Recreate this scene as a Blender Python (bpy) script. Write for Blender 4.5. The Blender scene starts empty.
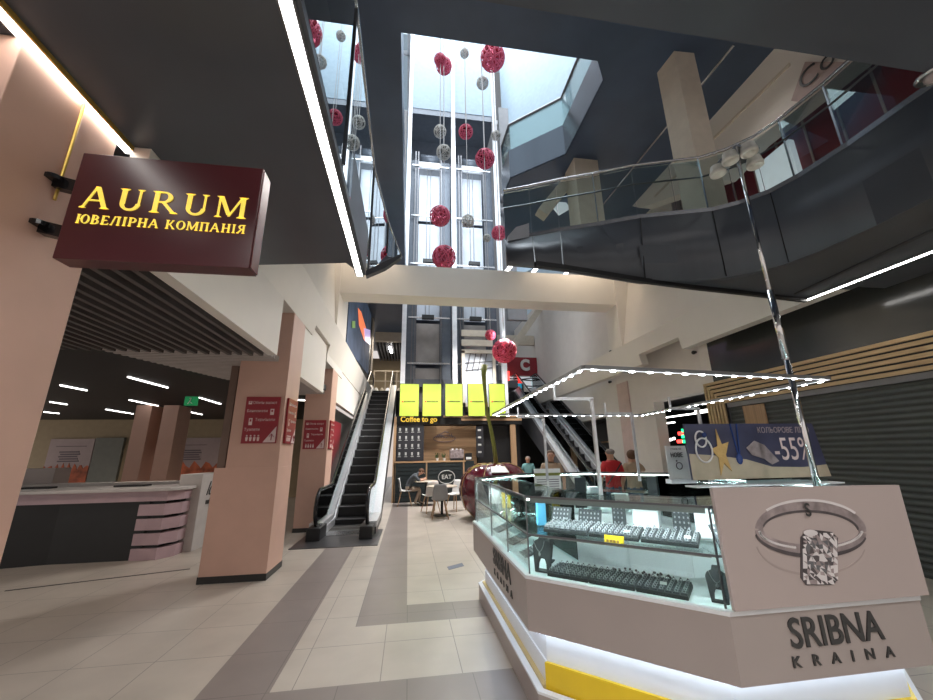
import bpy, bmesh, math, random
from mathutils import Vector as V, Matrix
random.seed(7)
C = bpy.context.scene.collection
PI = math.pi
# ---------------------------------------------------------------- camera rig
P0 = (466.5, 350.0)
H = 1.6
def _n(v): return v.normalized()
FY = V((408-466.5, -(454-350), 0)); FZ = V((445-466.5, -(-1042-350), 0))
F = math.sqrt(-(FY.x*FZ.x + FY.y*FZ.y))
ay = _n(V((FY.x, FY.y, -F))); az = _n(V((FZ.x, FZ.y, -F))); ax = _n(ay.cross(az)); az = _n(ax.cross(ay))
RM = Matrix((ax, ay, az))
CAM = V((0, 0, H))
def ray(u, v): return RM @ V((u-P0[0], -(v-P0[1]), -F))
def bz(u, v, z): r = ray(u, v); return CAM + r*((z-H)/r.z)
def by(u, v, y): r = ray(u, v); return CAM + r*(y/r.y)
def bx(u, v, x): r = ray(u, v); return CAM + r*(x/r.x)
cd = bpy.data.cameras.new('camera'); co = bpy.data.objects.new('camera', cd); C.objects.link(co)
cd.sensor_width = 36; cd.lens = F/933*36; cd.clip_start = .02; cd.clip_end = 300
co.matrix_world = Matrix.Translation(CAM) @ RM.to_4x4()
bpy.context.scene.camera = co
# ---------------------------------------------------------------- materials
MATS = {}
def mat(name, col, rough=.5, metal=0, var=.06, scale=6, bump=0, emit=0, ecol=None, spec=.5, stretch=None, coat=0):
    m = bpy.data.materials.new(name); m.use_nodes = True
    nt = m.node_tree; b = nt.nodes['Principled BSDF']
    b.inputs['Roughness'].default_value = rough; b.inputs['Metallic'].default_value = metal
    b.inputs['Specular IOR Level'].default_value = spec
    if coat: b.inputs['Coat Weight'].default_value = coat; b.inputs['Coat Roughness'].default_value = .08
    tc = nt.nodes.new('ShaderNodeTexCoord'); mp = nt.nodes.new('ShaderNodeMapping')
    nt.links.new(tc.outputs['Object'], mp.inputs[0])
    if stretch: mp.inputs['Scale'].default_value = stretch
    nz = nt.nodes.new('ShaderNodeTexNoise'); nz.inputs['Scale'].default_value = scale; nz.inputs['Detail'].default_value = 4
    nt.links.new(mp.outputs[0], nz.inputs['Vector'])
    rp = nt.nodes.new('ShaderNodeValToRGB')
    lo = [max(0, c*(1-var)) for c in col]; hi = [min(1, c*(1+var)) for c in col]
    rp.color_ramp.elements[0].position = .3; rp.color_ramp.elements[1].position = .7
    rp.color_ramp.elements[0].color = (*lo, 1); rp.color_ramp.elements[1].color = (*hi, 1)
    nt.links.new(nz.outputs['Fac'], rp.inputs[0]); nt.links.new(rp.outputs[0], b.inputs['Base Color'])
    if bump:
        bp = nt.nodes.new('ShaderNodeBump'); bp.inputs['Strength'].default_value = bump; bp.inputs['Distance'].default_value = .01
        nt.links.new(nz.outputs['Fac'], bp.inputs['Height']); nt.links.new(bp.outputs[0], b.inputs['Normal'])
    if emit:
        b.inputs['Emission Color'].default_value = (*(ecol or col), 1); b.inputs['Emission Strength'].default_value = emit
    MATS[name] = m; return m
def glassmat(name, tint=(.92, .97, .96), ior=1.45, refl=1.0, rough=0.0, op=0):
    m = bpy.data.materials.new(name); m.use_nodes = True; nt = m.node_tree; nt.nodes.clear()
    o = nt.nodes.new('ShaderNodeOutputMaterial'); mx = nt.nodes.new('ShaderNodeMixShader')
    t = nt.nodes.new('ShaderNodeBsdfTransparent'); t.inputs[0].default_value = (*tint, 1)
    g = nt.nodes.new('ShaderNodeBsdfGlossy'); g.inputs['Roughness'].default_value = rough; g.inputs[0].default_value = (.95, 1, 1, 1)
    fr = nt.nodes.new('ShaderNodeFresnel'); fr.inputs[0].default_value = ior
    mu = nt.nodes.new('ShaderNodeMath'); mu.operation = 'MULTIPLY_ADD'; mu.inputs[1].default_value = refl; mu.inputs[2].default_value = op; mu.use_clamp = True
    nt.links.new(fr.outputs[0], mu.inputs[0]); nt.links.new(mu.outputs[0], mx.inputs[0])
    nt.links.new(t.outputs[0], mx.inputs[1]); nt.links.new(g.outputs[0], mx.inputs[2]); nt.links.new(mx.outputs[0], o.inputs[0])
    MATS[name] = m; return m
def tilemat(name, col, var, sx, sy, grout, rough, ox=0, oy=0):
    m = mat(name, col, rough, var=var, scale=2.2)
    nt = m.node_tree; b = nt.nodes['Principled BSDF']
    tc = nt.nodes['Texture Coordinate']; sp = nt.nodes.new('ShaderNodeSeparateXYZ'); nt.links.new(tc.outputs['Object'], sp.inputs[0])
    outs = []
    for ch, s, o in (('X', sx, ox), ('Y', sy, oy)):
        a = nt.nodes.new('ShaderNodeMath'); a.operation = 'ADD'; a.inputs[1].default_value = o+100*s; nt.links.new(sp.outputs[ch], a.inputs[0])
        q = nt.nodes.new('ShaderNodeMath'); q.operation = 'MODULO'; q.inputs[1].default_value = s; nt.links.new(a.outputs[0], q.inputs[0])
        l = nt.nodes.new('ShaderNodeMath'); l.operation = 'LESS_THAN'; l.inputs[1].default_value = .007; nt.links.new(q.outputs[0], l.inputs[0])
        outs.append(l.outputs[0])
    mx = nt.nodes.new('ShaderNodeMath'); mx.operation = 'MAXIMUM'
    nt.links.new(outs[0], mx.inputs[0]); nt.links.new(outs[1], mx.inputs[1])
    cm = nt.nodes.new('ShaderNodeMixRGB'); cm.inputs[2].default_value = (*grout, 1)
    nt.links.new(mx.outputs[0], cm.inputs[0]); nt.links.new(nt.nodes['Color Ramp'].outputs[0], cm.inputs[1])
    n2 = nt.nodes.new('ShaderNodeTexNoise'); n2.inputs['Scale'].default_value = 1.1; n2.inputs['Detail'].default_value = 8
    nt.links.new(tc.outputs['Object'], n2.inputs['Vector'])
    ml = nt.nodes.new('ShaderNodeMixRGB'); ml.blend_type = 'MULTIPLY'; ml.inputs[0].default_value = .35
    nt.links.new(cm.outputs[0], ml.inputs[1]); nt.links.new(n2.outputs['Color'], ml.inputs[2])
    sat = nt.nodes.new('ShaderNodeRGBToBW'); nt.links.new(n2.outputs['Color'], sat.inputs[0]); nt.links.new(sat.outputs[0], ml.inputs[2])
    nt.links.new(ml.outputs[0], b.inputs['Base Color'])
    return m
def shuttermat(name, col, pitch):
    m = mat(name, col, .45, var=.05)
    nt = m.node_tree; b = nt.nodes['Principled BSDF']; tc = nt.nodes['Texture Coordinate']
    w = nt.nodes.new('ShaderNodeTexWave'); w.bands_direction = 'Z'; w.inputs['Scale'].default_value = 1/pitch/3.14159*1.0; w.wave_profile = 'SIN'
    nt.links.new(tc.outputs['Object'], w.inputs['Vector'])
    bp = nt.nodes.new('ShaderNodeBump'); bp.inputs['Strength'].default_value = .9; bp.inputs['Distance'].default_value = .02
    nt.links.new(w.outputs['Fac'], bp.inputs['Height']); nt.links.new(bp.outputs[0], b.inputs['Normal'])
    return m
mat('pink', (.63, .40, .315), .55, var=.04, scale=3, bump=.05)
mat('bronze', (.16, .10, .075), .45)
mat('deck', (.62, .63, .65), .33, metal=.55, var=.06, scale=20)
mat('redlit', (.62, .47, .43), .6)  # white wall colour tinted by red light
mat('white', (.76, .71, .645), .55, var=.02, scale=2)
mat('whitewall', (.72, .67, .62), .6, var=.03, scale=3, bump=.04)
mat('darkslab', (.088, .096, .112), .30, var=.10, scale=1.2, spec=.35)
mat('darkslab3', (.070, .105, .170), .34, var=.12, scale=1.2, spec=.5)
mat('fasciametal', (.12, .135, .16), .16, metal=.75, var=.1, scale=1, stretch=(3, 3, .2))
mat('darkfascia', (.085, .094, .112), .42, var=.12, scale=1, spec=.7, stretch=(3, 3, .2))
mat('darkwall', (.035, .037, .034), .16, var=.08, scale=2, spec=.7)
mat('black', (.012, .012, .013), .45, var=.1)
mat('blackgloss', (.012, .012, .014), .15)
mat('darkgrey', (.06, .06, .065), .4)
mat('grey', (.25, .25, .26), .5)
mat('steel', (.55, .56, .58), .22, metal=.9, var=.08, scale=30, stretch=(1, .05, 1))
mat('chrome', (.75, .76, .78), .08, metal=1)
mat('darksteel', (.16, .16, .17), .3, metal=.8)
mat('maroon', (.080, .016, .021), .28, var=.05, spec=.6)
mat('maroonside', (.18, .05, .05), .25)
mat('goldletter', (.90, .70, .12), .4, emit=.40, ecol=(1, .78, .10))
mat('gold', (.55, .36, .08), .35, metal=.6)
mat('redsign', (.30, .018, .03), .4, var=.06)
mat('signwhite', (.75, .6, .58), .5)
mat('baseblack', (.02, .02, .02), .4)
mat('slat', (.10, .085, .082), .5)
mat('slatlight', (.5, .46, .44), .5)
mat('ceilblack', (.008, .008, .009), .6)
mat('taupe', (.40, .345, .325), .36, var=.02, scale=3)  # white kiosk panels in dim light, the dimness put into the colour
mat('taupepanel', (.46, .385, .365), .38, var=.02, scale=3)  # poster board, its dimness put into the colour as well
mat('kioskwhite', (.8, .82, .85), .4, var=.02)
mat('yellow', (.82, .56, .02), .4, var=.04)
mat('letterdark', (.045, .045, .045), .4)
mat('postershade', (.40, .33, .31), .4)
mat('ringsilver', (.36, .30, .30), .3, metal=.3, var=.35, scale=14)
mat('ringdark', (.10, .085, .09), .3, metal=.2, var=.2, scale=20)
mat('facet1', (.72, .68, .68), .3); mat('facet2', (.14, .14, .15), .3)
mat('traydark', (.03, .032, .036), .6)
mat('velvet', (.075, .08, .088), .8, bump=.1, scale=60)
mat('jewel', (.37, .37, .39), .35, metal=.5, var=.15, scale=40)
mat('yellowcard', (.9, .62, .02), .5)
mat('paper', (.82, .82, .8), .6)
mat('bluebox', (.08, .35, .55), .5)
mat('ledwhite', (1, 1, 1), .5, emit=26, ecol=(.95, .98, 1))
mat('leddim', (.8, .8, .8), .5, emit=.7, ecol=(.9, .96, 1))
mat('ledbody', (.3, .31, .32), .35, metal=.6)
mat('strip', (1, 1, 1), .5, emit=12, ecol=(1, .97, .93))
mat('strip2', (1, 1, 1), .5, emit=5, ecol=(1, .97, .95))
mat('cove', (1, .8, .55), .5, emit=26, ecol=(1, .76, .46))
mat('kioskglow', (1, 1, 1), .5, emit=5, ecol=(.70, .84, 1))
mat('caseglow', (1, 1, 1), .5, emit=58, ecol=(.85, .97, 1))
mat('wood', (.42, .26, .14), .5, var=.2, scale=4, stretch=(.3, 12, 12), bump=.05)
mat('slatwood', (.52, .36, .19), .45, var=.15, scale=5, stretch=(12, .4, 12))
mat('woodv', (.40, .25, .14), .5, var=.2, scale=4, stretch=(12, 12, .3))
shuttermat('shutter', (.07, .078, .072), .085)
mat('cherry', (.095, .006, .016), .12, var=.1, scale=2, coat=.6)
mat('stemgreen', (.20, .22, .04), .5, var=.15)
mat('goldrib', (.6, .45, .2), .35, metal=.3)
mat('ballpink', (.60, .09, .16), .6, var=.1)
mat('ballgrey', (.55, .54, .50), .6, var=.1)
mat('string', (.45, .45, .45), .6)
mat('green_screen', (.33, .42, .05), .5, emit=.22, ecol=(.47, .62, .035), var=.1, scale=1.5)
mat('screen_dark', (.02, .03, .01), .5)
mat('screen_red', (.6, .02, .02), .5, emit=.4, ecol=(.8, .02, .02))
mat('towerwhite', (.85, .87, .9), .4)
mat('towergrey', (.10, .115, .14), .35, metal=.3, var=.1)
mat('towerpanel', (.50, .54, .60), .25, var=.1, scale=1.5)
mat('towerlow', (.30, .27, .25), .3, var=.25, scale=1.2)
mat('beige', (.34, .27, .17), .6)
mat('cream', (.62, .55, .45), .6)
mat('skin', (.50, .27, .18), .55); mat('redshirt', (.50, .015, .02), .7); mat('hairbrown', (.10, .045, .02), .7)
mat('hairgrey', (.2, .17, .15), .7); mat('tan', (.42, .30, .2), .7); mat('jeans', (.06, .09, .15), .8)
mat('greyshirt', (.07, .08, .09), .8); mat('khaki', (.32, .25, .19), .8); mat('teal', (.16, .35, .36), .8); mat('orange', (.45, .15, .07), .8)
mat('chairgrey', (.30, .30, .30), .5); mat('chairwhite', (.72, .71, .69), .45); mat('tabletop', (.55, .47, .38), .4)
mat('deskpink', (.46, .33, .36), .4); mat('desktop', (.55, .52, .5), .35)
mat('posterwhite', (.40, .32, .32), .5, var=.03); mat('tulip', (.42, .10, .04), .6, var=.6, scale=3)
mat('textgrey', (.16, .13, .15), .6)
mat('frosted', (.16, .17, .15), .5)
mat('exitgreen', (.02, .25, .08), .5, emit=.12, ecol=(.02, .6, .2))
mat('tvblue', (.05, .07, .12), .7, emit=.25, ecol=(.06, .09, .14), var=.5, scale=1.5)
mat('tvorange', (.7, .15, .04), .3, emit=.7, ecol=(.8, .2, .08)); mat('tvlilac', (.4, .3, .6), .3, emit=.6, ecol=(.5, .4, .7))
mat('tvgreen', (.2, .3, .1), .3, emit=.3, ecol=(.2, .35, .1))
mat('redwall', (.17, .012, .02), .4, var=.1); mat('storewhite', (.7, .72, .74), .5, emit=.4, ecol=(.7, .75, .8))
mat('logopink', (.42, .31, .28), .5)
mat('navy', (.05, .052, .10), .4, var=.2, scale=4); mat('sand', (.46, .38, .28), .6, var=.1, scale=8); mat('starfish', (.55, .34, .12), .6, bump=.4, scale=30)
mat('crystalblue', (.04, .07, .22), .1)
mat('ledred', (.6, .02, .02), .5, emit=2.5, ecol=(1, .05, .04)); mat('ledgreen', (.02, .6, .2), .5, emit=1.6, ecol=(.02, .9, .3)); mat('ledcyan', (.02, .4, .6), .5, emit=1.2, ecol=(.05, .6, .9))
mat('menuboard', (.02, .02, .025), .5); mat('chalk', (.5, .5, .48), .7); mat('darkslat', (.016, .024, .026), .45)
mat('coffeeyellow', (.8, .55, .05), .5, emit=.5, ecol=(.95, .62, .08))
mat('shade', (.85, .81, .72), .5)
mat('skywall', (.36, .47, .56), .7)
mat('plant', (.06, .09, .03), .7)
mat('doorglass', (.08, .08, .075), .2)
mat('decal', (.12, .14, .2), .4)
glassmat('glass', (.96, .985, .98)); glassmat('glassgreen', (.93, .985, .97), 1.35, .6); glassmat('mirrorglass', (.35, .38, .42), 1.9, 1.25, 0, .12)
glassmat('railglass', (.80, .86, .86), 1.45, .8)
tilemat('tile', (.60, .53, .455), .06, .61, .61, (.30, .265, .23), .32, .165+.0, -3.36+.61*6)
tilemat('tiledark', (.30, .255, .235), .05, .49, .61, (.2, .17, .16), .34, .46, -3.36+.61*6)
M = MATS
# ---------------------------------------------------------------- mesh helpers
def bm_(): return bmesh.new()
def box(bm, x0, x1, y0, y1, z0, z1):
    v = [bm.verts.new(p) for p in ((x0,y0,z0),(x1,y0,z0),(x1,y1,z0),(x0,y1,z0),(x0,y0,z1),(x1,y0,z1),(x1,y1,z1),(x0,y1,z1))]
    for f in ((3,2,1,0),(4,5,6,7),(0,1,5,4),(1,2,6,5),(2,3,7,6),(3,0,4,7)): bm.faces.new([v[i] for i in f])
    return bm
def prism(bm, pts, ext):
    pts = [V(p) for p in pts]; ext = V(ext)
    a = [bm.verts.new(p) for p in pts]; b = [bm.verts.new(p+ext) for p in pts]; n = len(pts)
    nf = bm.faces.new(a); bm.faces.new(b[::-1])
    for i in range(n): bm.faces.new([a[i], b[i], b[(i+1) % n], a[(i+1) % n]])
    return bm
def obox(bm, c, sx, sy, sz, ang=0, tilt=0):      # oriented box, c = centre of base
    m = Matrix.Translation(c) @ Matrix.Rotation(ang, 4, 'Z') @ Matrix.Rotation(tilt, 4, 'X')
    t = bmesh.new(); box(t, -sx/2, sx/2, -sy/2, sy/2, 0, sz); t.transform(m); merge(bm, t); return bm
def merge(bm, t):
    me = bpy.data.meshes.new('t'); t.to_mesh(me); t.free(); bm.from_mesh(me); bpy.data.meshes.remove(me)
def tube(bm, pts, r, n=10, closed=False):
    pts = [V(p) for p in pts]; rings = []; N = len(pts); rr = r if isinstance(r, (list, tuple)) else [r]*N
    up = None
    for i, p in enumerate(pts):
        if closed: d = pts[(i+1) % N]-pts[i-1]
        else: d = pts[min(i+1, N-1)]-pts[max(i-1, 0)]
        d.normalize()
        if up is None: up = V((0,0,1)) if abs(d.z) < .9 else V((1,0,0))
        s = d.cross(up).normalized(); up = s.cross(d).normalized()
        rings.append([bm.verts.new(p + (s*math.cos(2*PI*k/n)+up*math.sin(2*PI*k/n))*rr[i]) for k in range(n)])
    for i in range(N if closed else N-1):
        a, b = rings[i], rings[(i+1) % N]
        for k in range(n): bm.faces.new([a[k], a[(k+1) % n], b[(k+1) % n], b[k]])
    if not closed: bm.faces.new(rings[0][::-1]); bm.faces.new(rings[-1])
    return bm
def bar(bm, p, q, w, h):                          # rectangular bar between points
    p, q = V(p), V(q); d = (q-p).normalized(); up = V((0,0,1)) if abs(d.z) < .95 else V((0,1,0))
    s = d.cross(up).normalized(); u = s.cross(d).normalized()
    prism(bm, [p+s*w/2+u*h/2, p-s*w/2+u*h/2, p-s*w/2-u*h/2, p+s*w/2-u*h/2], q-p); return bm
def lathe(bm, prof, c=(0,0,0), n=32):
    c = V(c); rings = []
    for r, z in prof: rings.append([bm.verts.new(c+V((max(r, 1e-4)*math.cos(2*PI*k/n), max(r, 1e-4)*math.sin(2*PI*k/n), z))) for k in range(n)])
    for a, b in zip(rings, rings[1:]):
        for k in range(n): bm.faces.new([a[k], a[(k+1) % n], b[(k+1) % n], b[k]])
    bm.faces.new(rings[0][::-1]); bm.faces.new(rings[-1]); return bm
def ball(bm, c, r, sx=1, sy=1, sz=1, n=16):
    t = bmesh.new(); bmesh.ops.create_uvsphere(t, u_segments=n, v_segments=max(6, n//2), radius=r)
    t.transform(Matrix.Translation(c) @ Matrix.Diagonal((sx, sy, sz, 1))); merge(bm, t); return bm
def wm(o):
    m = Matrix.Identity(4); ch = []
    while o: ch.append(o); o = o.parent
    for x in ch[::-1]: m = m @ Matrix.LocRotScale(x.location, x.rotation_euler, x.scale)
    return m
def obj(name, bm, m, parent=None, bevel=0, smooth=False, world=True):
    me = bpy.data.meshes.new(name)
    if parent is not None and world: bm.transform(wm(parent).inverted())
    bmesh.ops.recalc_face_normals(bm, faces=bm.faces[:])
    bm.to_mesh(me); bm.free()
    ms = m if isinstance(m, (list, tuple)) else [m]
    for x in ms: me.materials.append(M[x])
    if smooth:
        for p in me.polygons: p.use_smooth = True
    o = bpy.data.objects.new(name, me); C.objects.link(o); o.parent = parent
    if bevel:
        b = o.modifiers.new('bevel', 'BEVEL'); b.width = bevel; b.segments = 2; b.limit_method = 'ANGLE'
    return o
def thing(name, label, cat, loc=(0,0,0), rotz=0, group=None):
    o = bpy.data.objects.new(name, None); C.objects.link(o); o.location = loc; o.rotation_euler = (0,0,rotz); o.empty_display_size = .1
    o['label'] = label; o['category'] = cat
    if group: o['group'] = group
    return o
def tag(o, label, cat, group=None):
    o['label'] = label; o['category'] = cat
    if group: o['group'] = group
    return o
def struct(name, bm, m, **k):
    o = obj(name, bm, m, **k); o['kind'] = 'structure'; return o
def dup(root, loc, rotz=0, label=None, scale=None):
    r = root.copy(); C.objects.link(r); r.location = loc; r.rotation_euler = (0,0,rotz)
    if label: r['label'] = label
    if scale: r.scale = (scale,)*3
    def rec(a, b):
        for ch in [c for c in bpy.data.objects if c.parent == a and c.name in ALL]:
            c = ch.copy(); C.objects.link(c); c.parent = b; rec(ch, c)
    ALL = set(o.name for o in bpy.data.objects)
    rec(root, r); return r
def text(s, size, ext=.004, sx=1, off=0, mirror=False, align='CENTER'):
    cu = bpy.data.curves.new('t', 'FONT'); cu.body = s; cu.size = size; cu.extrude = ext; cu.offset = off; cu.align_x = align; cu.align_y = 'CENTER'; cu.resolution_u = 4
    o = bpy.data.objects.new('t', cu); C.objects.link(o); dg = bpy.context.evaluated_depsgraph_get()
    me = bpy.data.meshes.new_from_object(o.evaluated_get(dg)); bm = bmesh.new(); bm.from_mesh(me)
    bpy.data.objects.remove(o); bpy.data.curves.remove(cu); bpy.data.meshes.remove(me)
    bm.transform(Matrix.Diagonal((sx, 1, 1, 1))); return bm
def frame(o, right, up):                          # text plane -> world
    right = V(right).normalized(); up = V(up).normalized(); nrm = right.cross(up)
    return Matrix.Translation(o) @ Matrix((right, up, nrm)).transposed().to_4x4()
def put(bm, o, right, up): bm.transform(frame(o, right, up)); return bm
FR = ((1,0,0), (0,0,1))       # faces the camera (-Y)
# ---------------------------------------------------------------- FLOOR
xs = [-14, -1.41, -.92, -.46, .03, .838, 3.6, 6.43, 14]; ys = [-6, 2.88, 3.36, 4.34, 4.80, 30]
xs = sorted(set(xs)); b = bm_()
def isdark(x, y):
    if -1.41 < x < -.92 : return y > -6
    if -.46 < x < .03 and y > 4.34: return True
    if 4.34 < y < 4.80 and .03 < x < .84: return True
    if 2.88 < y < 3.36 and -.92 < x < 1.2: return True
    return False
for i in range(len(xs)-1):
    for j in range(len(ys)-1):
        f = bm_; v = [b.verts.new(p) for p in ((xs[i],ys[j],0),(xs[i+1],ys[j],0),(xs[i+1],ys[j+1],0),(xs[i],ys[j+1],0))]
        fc = b.faces.new(v); fc.material_index = 1 if isdark((xs[i]+xs[i+1])/2, (ys[j]+ys[j+1])/2) else 0
bmesh.ops.remove_doubles(b, verts=b.verts, dist=1e-5)
struct('floor', b, ['tile', 'tiledark'])
b = bm_(); p, q = bz(5, 591, 0), bz(190, 569, 0); bar(b, (p.x, p.y, .002), (q.x, q.y, .002), .03, .004)
struct('trim_1', b, 'baseblack')
b = bm_(); prism(b, [bz(447,567,.0), bz(462,563,.0), bz(464,566,.0), bz(449,570,.0)], (0,0,.003))
tag(obj('floor_sticker', b, 'decal'), 'small dark rectangular sticker on the pale tiles left of the jewellery kiosk', 'sticker')
# ---------------------------------------------------------------- NEAR SLAB (underside z 3.7)
ZS = 3.7
b = bm_(); prism(b, [(-9,-5,ZS),(-.6,-5,ZS),(-.6,4.32,ZS),(-.75,4.04,ZS),(-2.9,4.4,ZS),(-2.9,2.6,ZS),(-9,2.6,ZS)], (0,0,.95))
struct('ceiling', b, 'darkslab')
b = bm_(); box(b, -.6, 9, -5, 1.29, ZS, ZS+.95)
box(b, 4.0, 4.6, -5, 1.295, ZS+.004, ZS+.9)
struct('ceiling.001', b, 'darkslab')
# right slab with curved edge
top = [bz(505,240,4.65), bz(532,236,4.65), bz(560,231,4.65), bz(600,225,4.65), bz(640,218,4.65), bz(680,214,4.65), bz(712,211,4.65), bz(740,204,4.65), bz(770,193,4.65), bz(800,177,4.65), bz(850,145,4.65), bz(905,106,4.65)]
bot = [bz(508,260,ZS), bz(535,262.5,ZS), bz(563,266,ZS), bz(605,273,ZS), bz(645,279.5,ZS), bz(690,285,ZS)]
xe = top[-1].x
botc = bot[:5] + [V((p.x, p.y, ZS)) for p in top[5:]]
tp = top + [V((xe+.02, 1.29, 4.65))]; bp = botc + [V((xe+.02, 1.29, ZS))]; bp = [V((p.x, p.y, ZS)) for p in bp]
b = bm_()
va = [b.verts.new(p) for p in tp]; vb = [b.verts.new(p) for p in bp]
for i in range(len(va)-1): b.faces.new([va[i], va[i+1], vb[i+1], vb[i]])
va2 = [b.verts.new(V((p.x+.02, p.y+.14, p.z))) for p in tp]; vb2 = [b.verts.new(V((p.x+.02, p.y+.14, p.z))) for p in bp]
for i in range(len(va)-1):
    b.faces.new([va2[i+1], va2[i], vb2[i], vb2[i+1]]); b.faces.new([va[i+1], va[i], va2[i], va2[i+1]]); b.faces.new([vb[i], vb[i+1], vb2[i+1], vb2[i]])
b.faces.new([va[0], vb[0], vb2[0], va2[0]])
fas = struct('trim_2', b, 'darkfascia', smooth=True)
b = bm_()
far = [bz(805,299,ZS), bz(740,291,ZS), bz(690,286,ZS)]
pl = [V((p.x, p.y+.02, ZS+.002)) for p in bp[4:]] + [V((9,1.29,ZS)), V((9,3.9,ZS)), V((6.0,3.9,ZS)), V((6.0,far[0].y,ZS))] + far
prism(b, [V((p.x, p.y, ZS+.002)) for p in pl], (0,0,.5)); struct('ceiling.002', b, 'darkslab')
# panel joints on the curved fascia
b = bm_()
for i in (1, 2, 4, 6, 8): bar(b, V(tp[i])+V((0,-.006,0)), V(bp[i])+V((0,-.006,0)), .012, .006)
struct('trim_3', b, 'black')
# lower lip of fascia
b = bm_()
lp = bot[1:5] + [bz(690,285.5,ZS), bz(740,291,ZS), bz(805,299,ZS)]
for p, q in zip(lp, lp[1:]): bar(b, p+V((0,0,-.02)), q+V((0,0,-.02)), .05, .06)
struct('trim_4', b, 'black')
# groove by right strip
b = bm_(); bar(b, (5.0,1.3,ZS-.005), (5.35,4.2,ZS-.005), .05, .02); struct('trim_5', b, 'darkgrey')
# soffit panel right of strip + white soffit
# strips
def strip_light(name, label, x0, x1, y0, y1, z, m='strip', grp='linear ceiling strips'):
    t = thing(name, label, 'light', ((x0+x1)/2, (y0+y1)/2, z), 0)
    b = bm_(); box(b, x0-.015, x1+.015, y0, y1+.01, z-.012, z+.004); obj('housing', b, 'darksteel', t)
    b = bm_(); box(b, x0, x1, y0, y1, z-.015, z-.012); obj('diffuser', b, m, t)
strip_light('strip_light', 'long white ceiling strip light running over the pink column behind the maroon jeweller sign', -2.03, -1.965, .9, 2.55, ZS)
strip_light('strip_light', 'long white ceiling strip light along the edge of the left dark ceiling beside mirrored glass', -.66, -.60, .9, 4.33, ZS)
strip_light('strip_light', 'long white ceiling strip light at right above the dark glossy wall', 5.70, 5.75, 1.9, 4.38, ZS)
b = bm_(); box(b, -1.96, -1.945, 1.3, 2.5, ZS-.03, ZS); struct('trim_7', b, 'gold')
# left slab curled lip
b = bm_(); prism(b, [bz(366,276,ZS), by(385,268,4.28), by(401,257,4.2), by(401,253.5,4.2), by(384,262,4.28), by(365,271,4.35)], (0,.08,0)); struct('trim_8', b, 'darkfascia')
# fascia edge left void side
b = bm_(); box(b, -.6, -.56, -2, 4.32, ZS, 4.3); struct('trim_9', b, 'darkfascia')
# left glass balustrade
t = thing('glass_balustrade', 'tall mirror-like glass balustrade with steel handrail above the left strip light', 'balustrade', (-.57, 2.5, 3.76))
gp = [V((-.57,.6,0)), V((-.57,2.6,0)), V((-.58,4.6,0)), V((-.45,5.9,0)), V((-.24,7.1,0))]
for i in range(4):
    b = bm_(); p, q = gp[i], gp[i+1]
    zb = 4.0 if i < 2 else 4.65
    d = (q-p).normalized()*.012
    zz_ = [3.76,3.76,3.86,4.85,5.44]
    prism(b, [p+d+V((0,0,zz_[i])), q-d+V((0,0,zz_[i+1])), q-d+V((0,0,5.48)), p+d+V((0,0,5.48))], (.012,0,0)); obj('glass_pane', b, 'mirrorglass', t)
b = bm_(); tube(b, [p+V((.006,0,5.5)) for p in gp], .022, 8); obj('handrail', b, 'steel', t, smooth=True)
for p in gp[1:4]:
    b = bm_(); bar(b, p+V((.02,0,3.8 if p.y < 5 else 4.9)), p+V((.02,0,5.48)), .014, .02); obj('joint', b, 'darksteel', t)
# right curved glass balustrade
t = thing('glass_balustrade', 'curved glass balustrade with steel handrail on the right first floor landing', 'balustrade', (3.5,3.9,4.65))
gl = [V((p.x+.02, p.y+.05, 0)) for p in top] + [V((xe+.03, 1.4, 0))]
for i in range(0, len(gl)-1):
    b = bm_(); p, q = gl[i], gl[i+1]; d = (q-p).normalized()*.006
    prism(b, [p+d+V((0,0,4.7)), q-d+V((0,0,4.7)), q-d+V((0,0,5.5)), p+d+V((0,0,5.5))], (.0,.012,0)); obj('glass_pane', b, 'railglass', t)
b = bm_(); tube(b, [p+V((0,0,5.55)) for p in gl], .018, 8); obj('handrail', b, 'steel', t, smooth=True)
b = bm_()
for p, q in zip(gl, gl[1:]): bar(b, p+V((0,-.03,4.68)), q+V((0,-.03,4.68)), .03, .07)
obj('base_rail', b, 'steel', t)
b = bm_(); tube(b, [p+V((0,.03,5.25)) for p in gl], .012, 6); obj('mid_rail', b, 'darksteel', t)
for i in (3, 6, 9, 10):
    b = bm_(); bar(b, gl[i]+V((0,.02,4.65)), gl[i]+V((0,.02,5.55)), .008, .02); obj('post', b, 'steel', t)
# reflective rounded corner end cap at the left tip
b = bm_(); a = bz(508,262,ZS); prism(b, [by(508,236,4.7), by(516,227,4.7), by(529,223,4.7), by(529,237,4.7), by(508,241,4.7)], (0,.1,0))
tag(obj('landing_end_panel', b, 'towerpanel'), 'pale rounded panel at the left tip of the curved first floor landing', 'panel')
# ceiling spot fixture at top right
p = bz(934,76,3.68)
t = thing('ceiling_spotlight', 'clear glass ceiling spotlight in the dark ceiling at top right', 'light', (p.x, p.y, 3.7))
b = bm_(); lathe(b, [(.06,0),(.08,-.015),(.065,-.03),(.05,-.01)], (p.x,p.y,3.7), 24); obj('ring', b, 'chrome', t, smooth=True)
b = bm_(); ball(b, (p.x,p.y,3.675), .045, sz=.5); obj('lens', b, 'ringsilver', t, smooth=True)
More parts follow.
